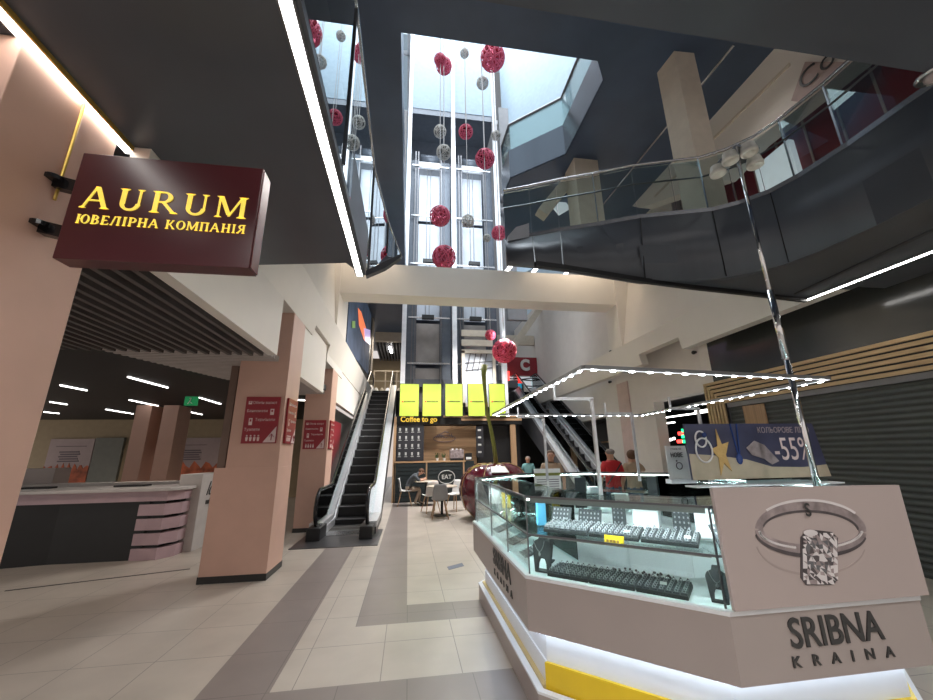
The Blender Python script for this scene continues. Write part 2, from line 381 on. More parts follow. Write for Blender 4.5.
# ---------------------------------------------------------------- LEVEL 3 SLAB (underside z 8)
Z3 = 8.0
o1 = [bz(597,62,Z3), bz(603,80,Z3), bz(565.5,154,Z3), bz(510,178,Z3), bz(502.5,197,Z3)]
b = bm_(); box(b, -9, -.27, -3, 24, Z3, Z3+1); struct('ceiling.004', b, 'darkslab3')
b = bm_(); box(b, -.27, 14, -3, 4.53, Z3, Z3+1); struct('ceiling.005', b, 'darkslab3')
b = bm_(); prism(b, [(14,4.53,Z3), (o1[0].x,4.53,Z3)] + [tuple(p) for p in o1[1:]] + [tuple(bz(504,215,Z3)), tuple(bz(506,258,Z3)), (14,13.6,Z3)], (0,0,.02))
struct('ceiling.006', b, 'darkslab3')
b = bm_(); e = [V((o1[0].x,4.53,Z3))] + o1[1:] + [bz(504,215,Z3)]
for p, q in zip(e, e[1:]): prism(b, [p, q, q+V((0,0,.8)), p+V((0,0,.8))], (.015,.008,0))
struct('trim_10', b, 'fasciametal')
t = thing('glass_balustrade', 'glass balustrade of the second floor edge high against the bright skylight wall', 'balustrade', (3.2,6,8.8))
for p, q in zip(e[1:], e[2:]):
    b = bm_(); prism(b, [p+V((.05,.03,.8)), q+V((.05,.03,.8)), q+V((.05,.03,1.6)), p+V((.05,.03,1.6))], (.012,.006,0)); obj('glass_pane', b, 'railglass', t)
b = bm_(); tube(b, [p+V((.05,.03,1.62)) for p in e[1:]], .03, 8); obj('handrail', b, 'darksteel', t)
# ---------------------------------------------------------------- BIG WHITE FASCIAS
XL, XR = -1.84, 5.8
def lpan(name, y0, y1, z0, z1, x=XL, th=.1, m='white'):
    b = bm_(); box(b, x-th, x, y0, y1, z0, z1); return struct(name, b, m)
n = 11
def T():
    global n; n += 1; return 'trim_%d' % n
lpan(T(), 2.5, 5.45, 2.955, 3.8, XL, .12)                 # A
lpan(T(), 6.68, 8.57, 2.91, 3.97, XL-.02, .12)            # A2
lpan(T(), 10.0, 16.5, 2.91, 3.97, XL-.02, .12)            # A3
def tilt(yz, x, th, x1, zlo, zhi, name, m='white'):   # panel leaned out so its face shades darker: x at zlo -> x1 at zhi
    b = bm_(); prism(b, [(x, a, c) for a, c in yz], (th,0,0))
    for v in b.verts: v.co.x += (x1-x)*max(0, min(1, (v.co.z-zlo)/(zhi-zlo)))
    return struct(name, b, m)
tilt([(4.0,3.8),(7.2,3.8),(7.2,4.0),(8.57,4.0),(8.57,3.8),(18.0,3.8),(18.0,4.46),(4.0,4.46)], XL, -.3, XL+.16, 3.8, 4.46, 'wall_left')
b = bm_(); box(b, XL-.4, XL, 8.57, 10.6, 3.62, 3.82); struct(T(), b, 'white')
b = bm_(); prism(b, [(XL+.16,4.0,4.45),(XL+.16,6.6,4.45),(XL+.02,6.6,8),(XL+.02,4.0,8)], (-.4,0,0)); struct(T(), b, 'white')
b = bm_(); prism(b, [(XL-.02,6.6,4.40),(XL-.02,9.37,4.40),(XL-.30,9.37,8),(XL-.30,6.6,8)], (-.1,0,0)); struct(T(), b, 'white')  # leaned back to catch light from above and read brighter
b = bm_(); box(b, XL-.3, XL+.0, 10.0, 10.75, 4.40, 5.9); struct(T(), b, 'white')
tilt([(6.43,3.7),(7.11,3.7),(7.11,3.96),(8.58,3.96),(8.58,3.7),(18,3.7),(18,4.35),(6.43,4.35)], XR, .2, XR-.14, 3.7, 4.35, 'wall_right')
b = bm_(); prism(b, [(XR,4.0,3.7),(XR,6.43,3.7),(XR-.14,6.43,4.35),(XR-.14,4.0,4.35)], (.2,0,0)); struct(T(), b, 'white')  # same outward lean, shaped to keep this face darker
b = bm_(); prism(b, [(XR-.14,4.0,4.34),(XR-.14,6.43,4.34),(XR-.10,6.43,4.64),(XR-.10,4.0,4.64)], (.2,0,0)); struct(T(), b, 'white')
b = bm_(); prism(b, [(XR+.02,6.43,4.30),(XR+.02,9.37,4.30),(XR+.45,9.37,6.4),(XR+.45,6.43,6.4)], (.1,0,0)); struct(T(), b, 'white')  # slope added so the recess takes more light than the band below
# portal frame: cross beam with posts
pL = by(342,294,9.5); pR = by(618,308,9.5)
b = bm_()
tl, tr = by(378,266,9.5), by(563,275,9.5)
prism(b, [(XL-.1,9.4,5.64),(XR+.1,9.4,5.64),(XR+.1,9.4,6.52),(XL-.1,9.4,6.52)], (0,.62,0))
struct(T(), b, 'white')
b = bm_(); box(b, XL-.4, XL, 9.36, 10.02, 4.46, 8); struct(T(), b, 'white')
b = bm_(); box(b, XR, XR+.4, 9.36, 10.02, 4.35, 6.52); struct(T(), b, 'white')
for u, v, X_c, lab in ((341.5,345,XL+.03,'tiny black security camera on the left white post above the escalator'), (610.5,351.8,XR-.05,'small black speaker at the foot of the right white post'), (693.5,352.5,6.43-.06,'small black wall camera on the white wall beside the dark glossy wall'), (609.5,382,6.43-.06,'small black wall camera low on the white wall near the right escalator')):
    q = bx(u, v, X_c); b = bm_(); ball(b, q, .045); box(b, q.x-.02, q.x+.08, q.y-.03, q.y+.03, q.z-.02, q.z+.03)
    tag(obj('security_camera', b, 'black'), lab, 'camera')
# ---------------------------------------------------------------- RIGHT WALL
XW = 6.43
b = bm_(); box(b, XW, XW+.3, 7.4, 9.25, 2.84, 3.7); box(b, XW, XW+.3, 9.25, 11.83, 0, 3.7); box(b, XW, XW+.3, 11.83, 15.6, 2.68, 3.7); box(b, XW, XW+.3, 15.6, 24, 0, 3.7); box(b, XW, XW+.3, 7.4, 24, 3.7, 9)
struct('wall_right_shop', b, 'whitewall'); bpy.data.objects['wall_right_shop'].name = 'wall_right.001'
b = bm_(); box(b, XW-.04, XW, 10.31, 10.9, 0, 3.6)  # red light on the wall, painted as a thin tinted slab
tag(obj('red_light_band', b, 'redlit'), 'narrow pink band painting red light onto the white wall behind the two shoppers', 'panel')
b = bm_(); box(b, XW, XW+.3, -4, 7.13, 2.98, 4.9); struct('wall_right', b, 'darkwall')
b = bm_(); box(b, XW, XW+.3, 7.13, 7.4, 2.84, 4.9); struct('wall_right', b, 'white')
# wooden slat portal
t = thing('wooden_slat_portal', 'horizontal and vertical pale wooden slat frame around the dark roller shutter at right', 'frame', (XW, 4, 0))
b = bm_(); box(b, XW-.02, XW+.02, -2, 7.4, 2.50, 2.98); box(b, XW-.02, XW+.02, 6.9, 7.4, 0, 2.98); obj('backing', b, 'black', t)
for k in range(6):
    z = 2.51+k*.083; yv = 6.92+k*.083
    b = bm_(); box(b, XW-.05, XW-.02, -2, yv+.05, z, z+.055); obj('slat', b, 'slatwood', t)
    b = bm_(); box(b, XW-.05, XW-.02, yv, yv+.05, 0, z); obj('slat', b, 'slatwood', t)
t = thing('roller_shutter', 'large dark grey closed roller shutter inside the wooden slat portal', 'shutter', (XW, 3, 0))
b = bm_(); box(b, XW+.05, XW+.1, -2, 6.9, .0, 2.5); obj('curtain', b, 'shutter', t)
for k in range(29):
    b = bm_(); box(b, XW+.042, XW+.05, -2, 6.9, .02+k*.084, .09+k*.084); obj('lath', b, 'shutter', t)
b = bm_(); box(b, XW, XW+.08, -2, 6.9, 2.42, 2.5); obj('header', b, 'grey', t)
b = bm_(); box(b, XW-.0, XW+.03, 6.1, 6.55, 0, 2.40); tag(obj('wooden_board', b, 'woodv'), 'brown wooden panel just inside the far end of the roller shutter', 'panel')
# shop with black interior (7.4..9.25)
b = bm_(); box(b, XW+3, XW+3.1, 6.9, 11, 0, 3.0); box(b, XW+.3, XW+3, 7.3, 7.4, 0, 3.0); box(b, XW+.3, XW+3, 11, 11.1, 0, 3.0); box(b, XW+.3, XW+3, 7.3, 11, 2.9, 3.0)
struct('wall_shop', b, 'black')
for i, (u0, v0, u1, v1) in enumerate(((659,418.5,709,419.5), (660,424,675,425), (695,411.5,709,412))):
    p, q = bx(u0, v0, XW+.8), bx(u1, v1, XW+.8); b = bm_(); bar(b, (XW+.8,p.y,p.z), (XW+.8,q.y,p.z), .03, .03)
    tag(obj('tube_light', b, 'strip2'), ['long thin white tube light high in the black shop window beside the promotional board', 'short white tube light at the left inside the black shop opening', 'short upper tube light inside the black shop next to the wooden slats'][i], 'light')
for i, (u, v) in enumerate(((662,437),(665.5,440),(669,440),(671,439.5),(674,438.5))):
    p = bx(u, v, XW+.6); b = bm_(); ball(b, p, .035)
    tag(obj('round_lamp', b, 'strip2'), 'small glowing round lamp in the arc of lamps inside the black shop', 'light', 'lamp arc in the black shop')
for i, (u, v, mm) in enumerate(((681,433,'ledred'),(680,441,'ledred'),(684.5,430,'ledgreen'),(684.5,436,'ledgreen'),(685.5,441,'ledgreen'))):
    p = bx(u, v, XW+.3); b = bm_(); box(b, p.x-.02, p.x, p.y-.09, p.y+.09, p.z-.05, p.z+.03)
    tag(obj('led_sign', b, mm), 'glowing %s sign segment at the left edge of the promotional board' % ('red' if 'red' in mm else 'green'), 'sign', 'glowing %s signs in the shop' % ('red' if 'red' in mm else 'green'))
# doorway farther (11.83..13.6)
b = bm_(); box(b, XW+1.2, XW+1.3, 11, 17, 0, 2.9); box(b, XW+.3, XW+1.3, 11.8, 17, 2.68, 2.78); struct('wall_doorway', b, 'black')
for k, z in enumerate((.9,1.4,1.9)):
    b = bm_(); box(b, XW+.9, XW+1.2, 12, 14.5, z, z+.05); tag(obj('shop_shelf', b, 'wood'), '%s brown shelf in the dark doorway behind the man in red' % ('lower', 'middle', 'upper')[k], 'shelf')
# ---------------------------------------------------------------- LEFT: columns, low ceiling, hall
def column(y, x0, x1, z1, label, yb=None, step=False):
    y2 = y+.66
    t = thing('column', label, 'column', ((x0+x1)/2, y+.33, 0))
    b = bm_(); box(b, x0+(.14 if step else 0), x1, y, y2, .08, z1)
    obj('shaft', b, 'pink', t, bevel=.006)
    if step:
        b = bm_(); box(b, x0, x1+.003, y-.003, y2, .08, 1.45); obj('lower_casing', b, 'pink', t, bevel=.006)
    b = bm_(); box(b, x0-.006, x1+.006, y-.008, y2+.006, 0, .085); obj('plinth', b, 'baseblack', t)
    return t
c1 = column(1.77, -3.2, -2.0, 3.7, 'large pink square column in the left foreground carrying the maroon sign')
b = bm_(); tube(b, [(-1.99,2.14,3.0),(-1.99,2.14,3.68)], .008, 8); tag(obj('cable_conduit', b, 'gold'), 'thin gold vertical conduit on the foreground pink column', 'pipe')
column(6.02, -2.68, -1.84, 3.8, 'pink column with a wider lower casing and black plinth, in front of the white lo counter', step=True)
column(9.35, -2.42, -1.84, 3.62, 'pink column right beside the left escalator with a small red direction sign')
column(12, -7.62, -7.22, 3.05, 'left one of the two distant salmon columns standing behind the reception desk')
column(12, -6.92, -6.52, 3.05, 'right one of the two distant salmon columns standing behind the reception desk')
b = bm_(); p = bz(233,463,1.45); bar(b, (-2.62,6.1,1.45), (-2.62,6.1,2.93), .1, .08); tag(obj('bronze_frame', b, 'bronze'), 'narrow dark bronze upright frame attached left of the stepped pink column', 'frame')
# slatted ceiling z 2.93 (slats along Y)
b = bm_(); box(b, -9, -1.96, 2.5, 5.35, 3.15, 3.2); struct('ceiling.007', b, 'ceilblack')
cs = thing('slatted_ceiling', 'dark slatted ceiling panel with long parallel slats above the reception hall', 'ceiling slats', (-4,4,2.93))
for k in range(46):
    x = -2.0-k*.135; b = bm_(); box(b, x-.045, x, 2.5, 5.05+.35*(1-k/46.)+.02*(k % 2), 2.93, 3.1)
    obj('slat', b, 'slat', cs)
cs = thing('slatted_ceiling', 'paler fine slatted ceiling wedge behind the dark slats near the exit sign', 'ceiling slats', (-4,6,2.98))
for k in range(42):
    y = 5.4+k*.10; x0 = -3.9+(y-5.4)*.27-.5; x0 = -4.15+(y-5.35)*.16+(.0)
    p = 5.35+ (k*.10)
    xl = -4.1+k*.012
    b = bm_(); box(b, -4.15 + k*.033, -2.0, y, y+.05, 3.0, 3.08); obj('slat', b, 'slatlight', cs)
b = bm_(); box(b, -16, -2.6, 5.35, 24, 3.08, 3.2); box(b, -2.6, -1.96, 6.7, 9.3, 3.08, 3.2); struct('ceiling.008', b, 'ceilblack')
for i, (u0, v0, u1, v1) in enumerate(((128,377,167.6,387.7),(129.4,400,157.8,406),(106,409.4,133,413.9),(108.5,425,129.4,428),(199,397.6,220.6,404),(183.6,410.7,202,414.6),(60.4,385.3,86.8,390.5),(50,402,67,404.5),(44,412,59,413.5),(40,425.5,74,429.3),(222,425.5,235,427.5),(222,377,243,378.5),(268,398,305,400.5),(322,403,332,404))):
    p, q = bz(u0, v0, 3.069), bz(u1, v1, 3.069)
    m_ = (p+q)/2; L = (q-p).length
    b = bm_(); bar(b, p, q, .03, .02)
    tag(obj('hall_strip_light', b, 'strip2'), 'thin white strip light on the black ceiling of the reception hall', 'light', 'strip lights on the black hall ceiling')
p = by(191,401,8.3); t = thing('exit_sign', 'small green exit sign hanging under the black hall ceiling', 'sign', p)
b = bm_(); box(b, p.x-.12, p.x+.12, 8.3, 8.33, p.z-.09, p.z+.09); obj('panel', b, 'exitgreen', t)
b = bm_(); ball(b, (p.x-.01,8.29,p.z+.05), .018); bar(b, (p.x,8.29,p.z+.03), (p.x-.02,8.29,p.z-.01), .025, .01); bar(b, (p.x-.02,8.29,p.z-.01), (p.x+.03,8.29,p.z-.05), .015, .01); bar(b, (p.x-.02,8.29,p.z-.01), (p.x-.05,8.29,p.z-.06), .015, .01); obj('running_figure', b, 'paper', t)
# hall back wall with posters
YB = 17
b = bm_(); box(b, -22, -2.0, YB, YB+.2, 0, 3.1); struct('wall_back', b, 'beige')
def poster(u0, u1, label):
    p, q = by(u0, 437, YB-.05), by(u1, 437, YB-.05)
    t = thing('wall_poster', label, 'poster', ((p.x+q.x)/2, YB-.05, .6))
    b = bm_(); box(b, p.x, q.x, YB-.06, YB, .5, 2.35); obj('sheet', b, 'posterwhite', t)
    b = bm_(); k = 24; pts = [V((p.x,0,.55)), V((q.x,0,.55))]+[V((q.x+(p.x-q.x)*i/k, 0, 1.32+.10*math.sin(i*1.9)+.06*math.sin(i*4.1))) for i in range(k+1)]
    prism(b, [V((v.x, YB-.075, v.z)) for v in pts], (0,.015,0)); obj('tulip_photo', b, 'tulip', t)
    b = bm_()
    nn = max(1, int((q.x-p.x)/1.7))
    for i in range(nn):
        x = p.x+(i+.5)*(q.x-p.x)/nn
        for r_ in range(5): box(b, x-.35+.05*(r_ % 2), x+.35-.04*(r_ % 3), YB-.075, YB-.06, 1.50+r_*.085, 1.55+r_*.085)
        box(b, x-.5, x+.5, YB-.075, YB-.06, 2.06, 2.085)
    obj('printed_lines', b, 'textgrey', t)
poster(52, 96, 'wide pale wall poster with orange tulips at the left end of the back wall')
poster(148, 240, 'wide pale wall poster with orange tulips behind the salmon columns')
p, q = by(97,437,YB-.1), by(125,437,YB-.1)
b = bm_(); box(b, p.x, q.x, YB-.12, YB, 0, 2.38); struct('door_1', b, 'frosted')
b = bm_(); box(b, -2.5, -2.3, 10.1, 17, 0, 3.0); struct('wall_left.001', b, 'frosted')
b = bm_(); box(b, -2.29, -2.21, 12.0, 13.2, 0, 2.6); tag(obj('red_panel', b, 'redsign'), 'dark red tall panel behind the left escalator', 'panel')
# beige box at far left behind desk
b = bm_(); p, q = by(40,470,9.6), by(50,470,9.6); box(b, p.x-.5, q.x+.1, 9.6, 10, 0, 1.42); tag(obj('reception_screen_box', b, 'taupe'), 'plain beige box standing at the left behind the reception desk', 'box')
# reception desk
t = thing('reception_desk', 'long reception desk with black front, pale top and pink banded end', 'desk', (-5.2, 7.9, 0))
b = bm_(); box(b, -9, -4.28, 7.55, 8.2, 0, .9); prism(b, [(-9,7.5,0),(-6.2,7.42,0),(-5.6,7.55,0),(-9,7.55,0)], (0,0,.9)); obj('front_panel', b, 'black', t)
b = bm_(); prism(b, [(-9,7.4,.9),(-4.0,7.5,.9),(-3.87,7.75,.9),(-3.87,8.3,.9),(-9,8.3,.9)], (0,0,.16)); obj('upper_band', b, 'deskpink', t)
b = bm_(); prism(b, [(-9,7.35,1.06),(-3.95,7.45,1.06),(-3.80,7.7,1.06),(-3.80,8.35,1.06),(-9,8.35,1.06)], (0,0,.05)); obj('worktop', b, 'desktop', t, bevel=.005)
b = bm_(); box(b, -4.5, -4.05, 7.58, 8.2, 0, .9); box(b, -4.05, -3.95, 7.8, 8.2, 0, .9); obj('end_core', b, 'black', t)
for k in range(4):
    z = .0+k*.225; b = bm_(); prism(b, [(-4.42-.0*k,7.52,z),(-4.02,7.5,z),(-3.87,7.74,z),(-3.87,8.2,z),(-4.42,8.2,z)], (0,0,.175)); obj('end_band', b, 'deskpink', t)
for (u, lab) in ((55,'dark keyboard lying on the left of the reception desk'), (127,'dark keyboard lying on the right of the reception desk')):
    p = bz(u, 486.5, 1.12); b = bm_(); box(b, p.x-.25, p.x+.25, 7.95, 8.15, 1.11, 1.14); tag(obj('keyboard', b, 'black', bevel=.005), lab, 'keyboard')
b = bm_(); box(b, -9, -4.1, 9.2, 9.6, 0, 1.12); tag(obj('rear_counter', b, 'desktop', bevel=.005), 'pale low rear counter behind the reception desk', 'counter')
# white counter "lo"
t = thing('white_counter', 'white tall counter block with black script lettering beside the reception desk', 'counter', (-3.7, 8.4, 0))
A0, B0, L0 = bz(190.8,551.8,0), bz(204.3,546.4,0), bz(176,552.5,0)
B0 = A0+(B0-A0)*2.2; L0 = A0+(L0-A0)*1.6
b = bm_(); prism(b, [L0, A0, B0, B0+(L0-A0)], (0,0,1.3)); obj('body', b, 'desktop', t, bevel=.006)
rt = (B0-A0).normalized(); nn = V((rt.y,-rt.x,0)); Lf = (B0-A0).length
b = text('lo', .36, .004, .75); sh = Matrix.Identity(4); sh[0][1] = .35; b.transform(sh); put(b, A0+V((0,0,1.02))+rt*Lf*.36+nn*.006, rt, (0,0,1)); obj('script_lettering', b, 'letterdark', t)
b = text('nails', .14, .004, .9, .004); put(b, A0+V((0,0,.80))+rt*Lf*.36+nn*.006, rt, (0,0,1)); obj('small_lettering', b, 'letterdark', t)
# wayfinding signs
def waysign(label, o, r, w, h):
    t = thing('direction_sign', label, 'sign', o)
    nn = V(r).cross(V((0,0,1)))
    def F_(x, z, d=0): return V(o)+V(r)*x+V((0,0,z))+nn*d
    b = bm_(); prism(b, [F_(0,0), F_(w,0), F_(w,h), F_(0,h)], nn*.03); obj('panel', b, 'redsign', t)
    b = bm_(); prism(b, [F_(w*.62,.012,.03), F_(w-.01,.012,.03), F_(w-.01,h*.36,.03)], nn*.003); obj('white_corner', b, 'signwhite', t)
    b = bm_()
    for a_, c_ in (((.86,.06),(.86,.2)), ((.86,.2),(.79,.13)), ((.86,.2),(.93,.13))):
        bar(b, F_(a_[0]*w,a_[1]*h,.036), F_(c_[0]*w,c_[1]*h,.036), .012, .004)
    obj('arrow', b, 'redsign', t)
    for s, x, z in (('Обмін валют', .56, .87), ('Банкомати', .36, .69), ('Термінали', .62, .50), ('Туалети', .27, .29)):
        b = text(s, h*.085, .001, .95); put(b, F_(x*w, z*h, .032), r, (0,0,1)); obj('lettering', b, 'signwhite', t)
    for x, z, sx, sz in ((.13,.87,.1,.07), (.80,.67,.11,.13), (.2,.46,.1,.15)):
        b = bm_(); prism(b, [F_((x-sx/2)*w,(z-sz/2)*h,.03), F_((x+sx/2)*w,(z-sz/2)*h,.03), F_((x+sx/2)*w,(z+sz/2)*h,.03), F_((x-sx/2)*w,(z+sz/2)*h,.03)], nn*.003)
        obj('pictogram', b, 'signwhite', t)
        b = bm_(); prism(b, [F_((x-sx/4)*w,(z)*h,.034), F_((x+sx/4)*w,(z)*h,.034), F_((x+sx/4)*w,(z+sz/3)*h,.034), F_((x-sx/4)*w,(z+sz/3)*h,.034)], nn*.001); obj('pictogram', b, 'redsign', t)
    for k in range(4):
        x = (.15+k*.11)*w; b = bm_()
        prism(b, [F_(x-.012,.05*h,.03), F_(x+.012,.05*h,.03), F_(x+.018,.13*h,.03), F_(x-.018,.13*h,.03)], nn*.003)
        c_ = F_(x, .16*h, .032); ball(b, c_, .012, n=8); obj('toilet_figure', b, 'signwhite', t)
waysign('large red direction sign with white lettering on the front of the stepped pink column', (-2.37,6.017,1.78), (1,0,0), .47, .67)
waysign('red direction sign on the corridor side of the stepped pink column', (-1.837,6.10,1.78), (0,1,0), .47, .67)
waysign('small red direction sign on the front of the pink column by the escalator', (-2.37,9.345,1.74), (1,0,0), .47, .65)
waysign('red direction sign on the escalator side of the far pink column', (-1.838,9.42,1.74), (0,1,0), .47, .65)
# ---------------------------------------------------------------- AURUM SIGN
ya = 2.08; p00 = by(53,257,ya); p01 = by(87,153,ya); p11 = by(265,170,ya); p10 = by(252,273,ya)
X0, X1, Zb, Zt = -1.865, -.905, p00.z-.005, p01.z
t = thing('hanging_sign', 'maroon box sign with raised yellow serif lettering, bracketed to the foreground pink column', 'sign', (X0, ya, Zb))
b = bm_(); box(b, X0, X1, ya, ya+.11, Zb, Zt); obj('sign_box', b, 'maroon', t, bevel=.004)
b = bm_(); box(b, X1-.001, X1+.004, ya+.012, ya+.11, Zb+.01, Zt-.01); obj('side_trim', b, 'maroonside', t)
for z in (Zb+.47, Zb+.18):
    b = bm_(); bar(b, (-2.0, ya+.055, z+.02), (X0, ya+.055, z-.01), .05, .07); lathe(b, [(.045,-.012),(.045,.012)], (-1.985, ya+.02, z+.02), 16)
    obj('bracket', b, 'blackgloss', t)
# serif glyph builder: unit height 1
def glyph(bm, ch, x, y, s, th=.15, tn=.055, dep=.012, fn=None):
    """adds glyph ch at (x,y) with cap height s; returns advance"""
    def q(pts):
        prism(bm, [(x+a*s, y+b_*s, 0) for a, b_ in pts], (0,0,dep))
    def stem(c, b0=0, b1=1, w=th, serif=True, st=True, sb=True):
        q([(c-w/2,b0),(c+w/2,b0),(c+w/2,b1),(c-w/2,b1)])
        if serif:
            if sb: q([(c-w/2-.09,b0),(c+w/2+.09,b0),(c+w/2+.02,b0+.055),(c-w/2-.02,b0+.055)])
            if st: q([(c-w/2-.02,b1-.055),(c+w/2+.02,b1-.055),(c+w/2+.09,b1),(c-w/2-.09,b1)])
    def hb(a, c, z, w=tn): q([(a,z-w/2),(c,z-w/2),(c,z+w/2),(a,z+w/2)])
    def dg(a, b_, w): q([(a[0]-w/2,a[1]),(a[0]+w/2,a[1]),(b_[0]+w/2,b_[1]),(b_[0]-w/2,b_[1])])
    def sf(c, z, w=.14): q([(c-w,z),(c+w,z),(c+w*.5,z+.05 if z < .5 else z-.05),(c-w*.5,z+.05 if z < .5 else z-.05)])
    def arc(cx, cy, rx, ry, a0, a1, wx=th, wy=tn, N=18):
        for i in range(N):
            t0, t1 = a0+(a1-a0)*i/N, a0+(a1-a0)*(i+1)/N
            q([(cx+rx*math.cos(t0), cy+ry*math.sin(t0)), (cx+rx*math.cos(t1), cy+ry*math.sin(t1)), (cx+(rx-wx)*math.cos(t1), cy+(ry-wy)*math.sin(t1)), (cx+(rx-wx)*math.cos(t0), cy+(ry-wy)*math.sin(t0))])
    if ch in 'AА': dg((.12,0),(.44,1),tn+.01); dg((.80,0),(.46,1),th); hb(.22,.68,.36); sf(.12,0,.11); sf(.80,0,.15); return 1.0
    if ch == 'Л': dg((.14,.0),(.36,1),tn+.01); stem(.72); hb(.30,.72,.97); sf(.12,0,.11); return .98
    if ch == 'U': stem(.22,.3,1,sb=False); stem(.74,.3,1,tn+.01,sb=False); arc(.465,.32,.32,.33,PI,2*PI,.13,.09); return .98
    if ch == 'R': stem(.2); arc(.42,.74,.30,.26,-PI/2,PI/2); hb(.2,.44,.972); hb(.2,.46,.508); dg((.82,0),(.44,.5),th); sf(.84,0,.13); return .96
    if ch in 'РP': stem(.2); arc(.42,.72,.30,.28,-PI/2,PI/2); hb(.2,.44,.972); hb(.2,.44,.468); return .8
    if ch == 'В': stem(.2); arc(.40,.76,.25,.24,-PI/2,PI/2); arc(.42,.27,.30,.27,-PI/2,PI/2); hb(.2,.44,.972); hb(.2,.44,.52); hb(.2,.44,.028); return .82
    if ch == 'Е': stem(.2); hb(.2,.66,.972); hb(.2,.56,.5); hb(.2,.7,.028); q([(.62,1),(.66,1),(.66,.8),(.64,.8)]); q([(.66,0),(.72,.2),(.70,.2),(.62,0)]); return .8
    if ch == 'І': stem(.22); return .46
    if ch in 'НH': stem(.2); stem(.72); hb(.2,.72,.5); return .94
    if ch == 'П': stem(.2); stem(.72); hb(.2,.72,.97); return .94
    if ch in 'МM': stem(.16,0,1,tn+.01); stem(.96); dg((.52,.12),(.2,1),th); dg((.52,.05),(.92,1),tn+.01); return 1.16
    if ch == 'К': stem(.2); dg((.4,.45),(.68,1),tn+.01); dg((.8,0),(.4,.56),th); sf(.80,0,.13); sf(.68,1,.11); hb(.2,.42,.5); return .92
    if ch == 'О': arc(.46,.5,.40,.52,0,2*PI,.15,.06,28); return .92
    if ch == 'Ю': stem(.2); hb(.2,.45,.5); arc(.80,.5,.37,.52,0,2*PI,.14,.06,28); return 1.22
    if ch == 'Я': stem(.64); arc(.44,.74,.30,.26,PI/2,PI*1.5); hb(.42,.64,.972); hb(.40,.64,.50); dg((.1,0),(.46,.5),th*.9); sf(.10,0,.12); return .86
    return .42
def serif_text(s, cap, width, dep=.012, sp=.04):
    b = bm_(); x = 0
    for ch in s: x += glyph(b, ch, x, 0, cap, dep=dep)*cap + sp*cap
    b.transform(Matrix.Diagonal((width/x, 1, 1, 1))); return b
W = X1-X0; Hh = Zt-Zb
for s, u0, v0, u1, v1, ut, vt in (('AURUM', 78.5, 207.7, 250, 219, 84, 186.5), ('ЮВЕЛІРНА КОМПАНІЯ', 75, 223.5, 246, 233.5, 78, 215)):
    p0, p1, pt = by(u0,v0,ya), by(u1,v1,ya), by(ut,vt,ya); cap = pt.z-p0.z
    b = serif_text(s, cap, (p1.x-p0.x), .006, .10 if s == 'AURUM' else .05); put(b, V((p0.x, ya-.0005, (p0.z+p1.z)/2)), *FR)
    obj('lettering', b, 'goldletter', t)
# ---------------------------------------------------------------- KIOSK
OC = [(.79,4.85),(.79,2.72),(1.60,1.95),(2.76,1.95),(3.57,2.72),(3.57,4.85),(2.76,5.62),(1.60,5.62)]
CK = V((2.18, 3.785, 0))
def inset(P, d):
    out = []; n_ = len(P)
    for i in range(n_):
        a, b_, c = V((*P[i-1],0)), V((*P[i],0)), V((*P[(i+1) % n_],0))
        d1 = (b_-a).normalized(); d2 = (c-b_).normalized(); n1 = V((-d1.y,d1.x,0)); n2 = V((-d2.y,d2.x,0))
        if n1.dot(CK-b_) < 0: n1 = -n1
        if n2.dot(CK-b_) < 0: n2 = -n2
        m_ = (n1+n2).normalized(); k = d/m_.dot(n1); p = b_+m_*k; out.append((p.x, p.y))
    return out
def ring(bm, Pa, Pb, z0, z1, skip=()):
    n_ = len(Pa)
    for i in range(n_):
        if i in skip: continue
        j = (i+1) % n_
        prism(bm, [(*Pa[i],z0),(*Pa[j],z0),(*Pb[j],z0),(*Pb[i],z0)], (0,0,z1-z0))
KI = thing('jewellery_kiosk', 'large octagonal taupe and glass jewellery kiosk with lit base and yellow band', 'kiosk', (2.18,3.785,0))
SK = (5,)
ID = .50
b = bm_(); ring(b, OC, inset(OC,.03), .50, .80); bmesh.ops.remove_doubles(b, verts=b.verts, dist=1e-5); obj('front_fascia', b, 'taupe', KI)
b = bm_(); ring(b, inset(OC,-.006), inset(OC,ID), .797, .817); obj('counter', b, 'kioskwhite', KI)
b = bm_(); ring(b, inset(OC,.03), inset(OC,ID), .5, .52); obj('underside', b, 'kioskwhite', KI)
b = bm_(); ring(b, inset(OC,.13), inset(OC,ID), .30, .5); obj('lit_band', b, 'kioskwhite', KI)
b = bm_(); ring(b, inset(OC,.11), inset(OC,ID), .15, .30, (0,7,6,5,4)); obj('yellow_band', b, 'yellow', KI)
b = bm_(); ring(b, inset(OC,.12), inset(OC,ID), .15, .30, (1,2,3)); obj('lower_band', b, 'kioskwhite', KI)
b = bm_(); ring(b, inset(OC,.09), inset(OC,.12), .15, .18, (1,2,3)); obj('gold_strip', b, 'goldrib', KI)
b = bm_(); ring(b, inset(OC,.05), inset(OC,ID), .0, .15); obj('plinth', b, 'taupe', KI)
b = bm_(); ring(b, inset(OC,.045), inset(OC,.09), .15, .165); obj('plinth_edge', b, 'kioskwhite', KI)
b = bm_(); ring(b, inset(OC,.05), inset(OC,.065), .478, .492); obj('led_underglow', b, 'kioskglow', KI)
b = bm_(); ring(b, inset(OC,ID), inset(OC,ID+.02), .0, .80); obj('inner_panel', b, 'kioskwhite', KI)
GO, GI = inset(OC,.03), inset(OC,.46)
n_ = 8
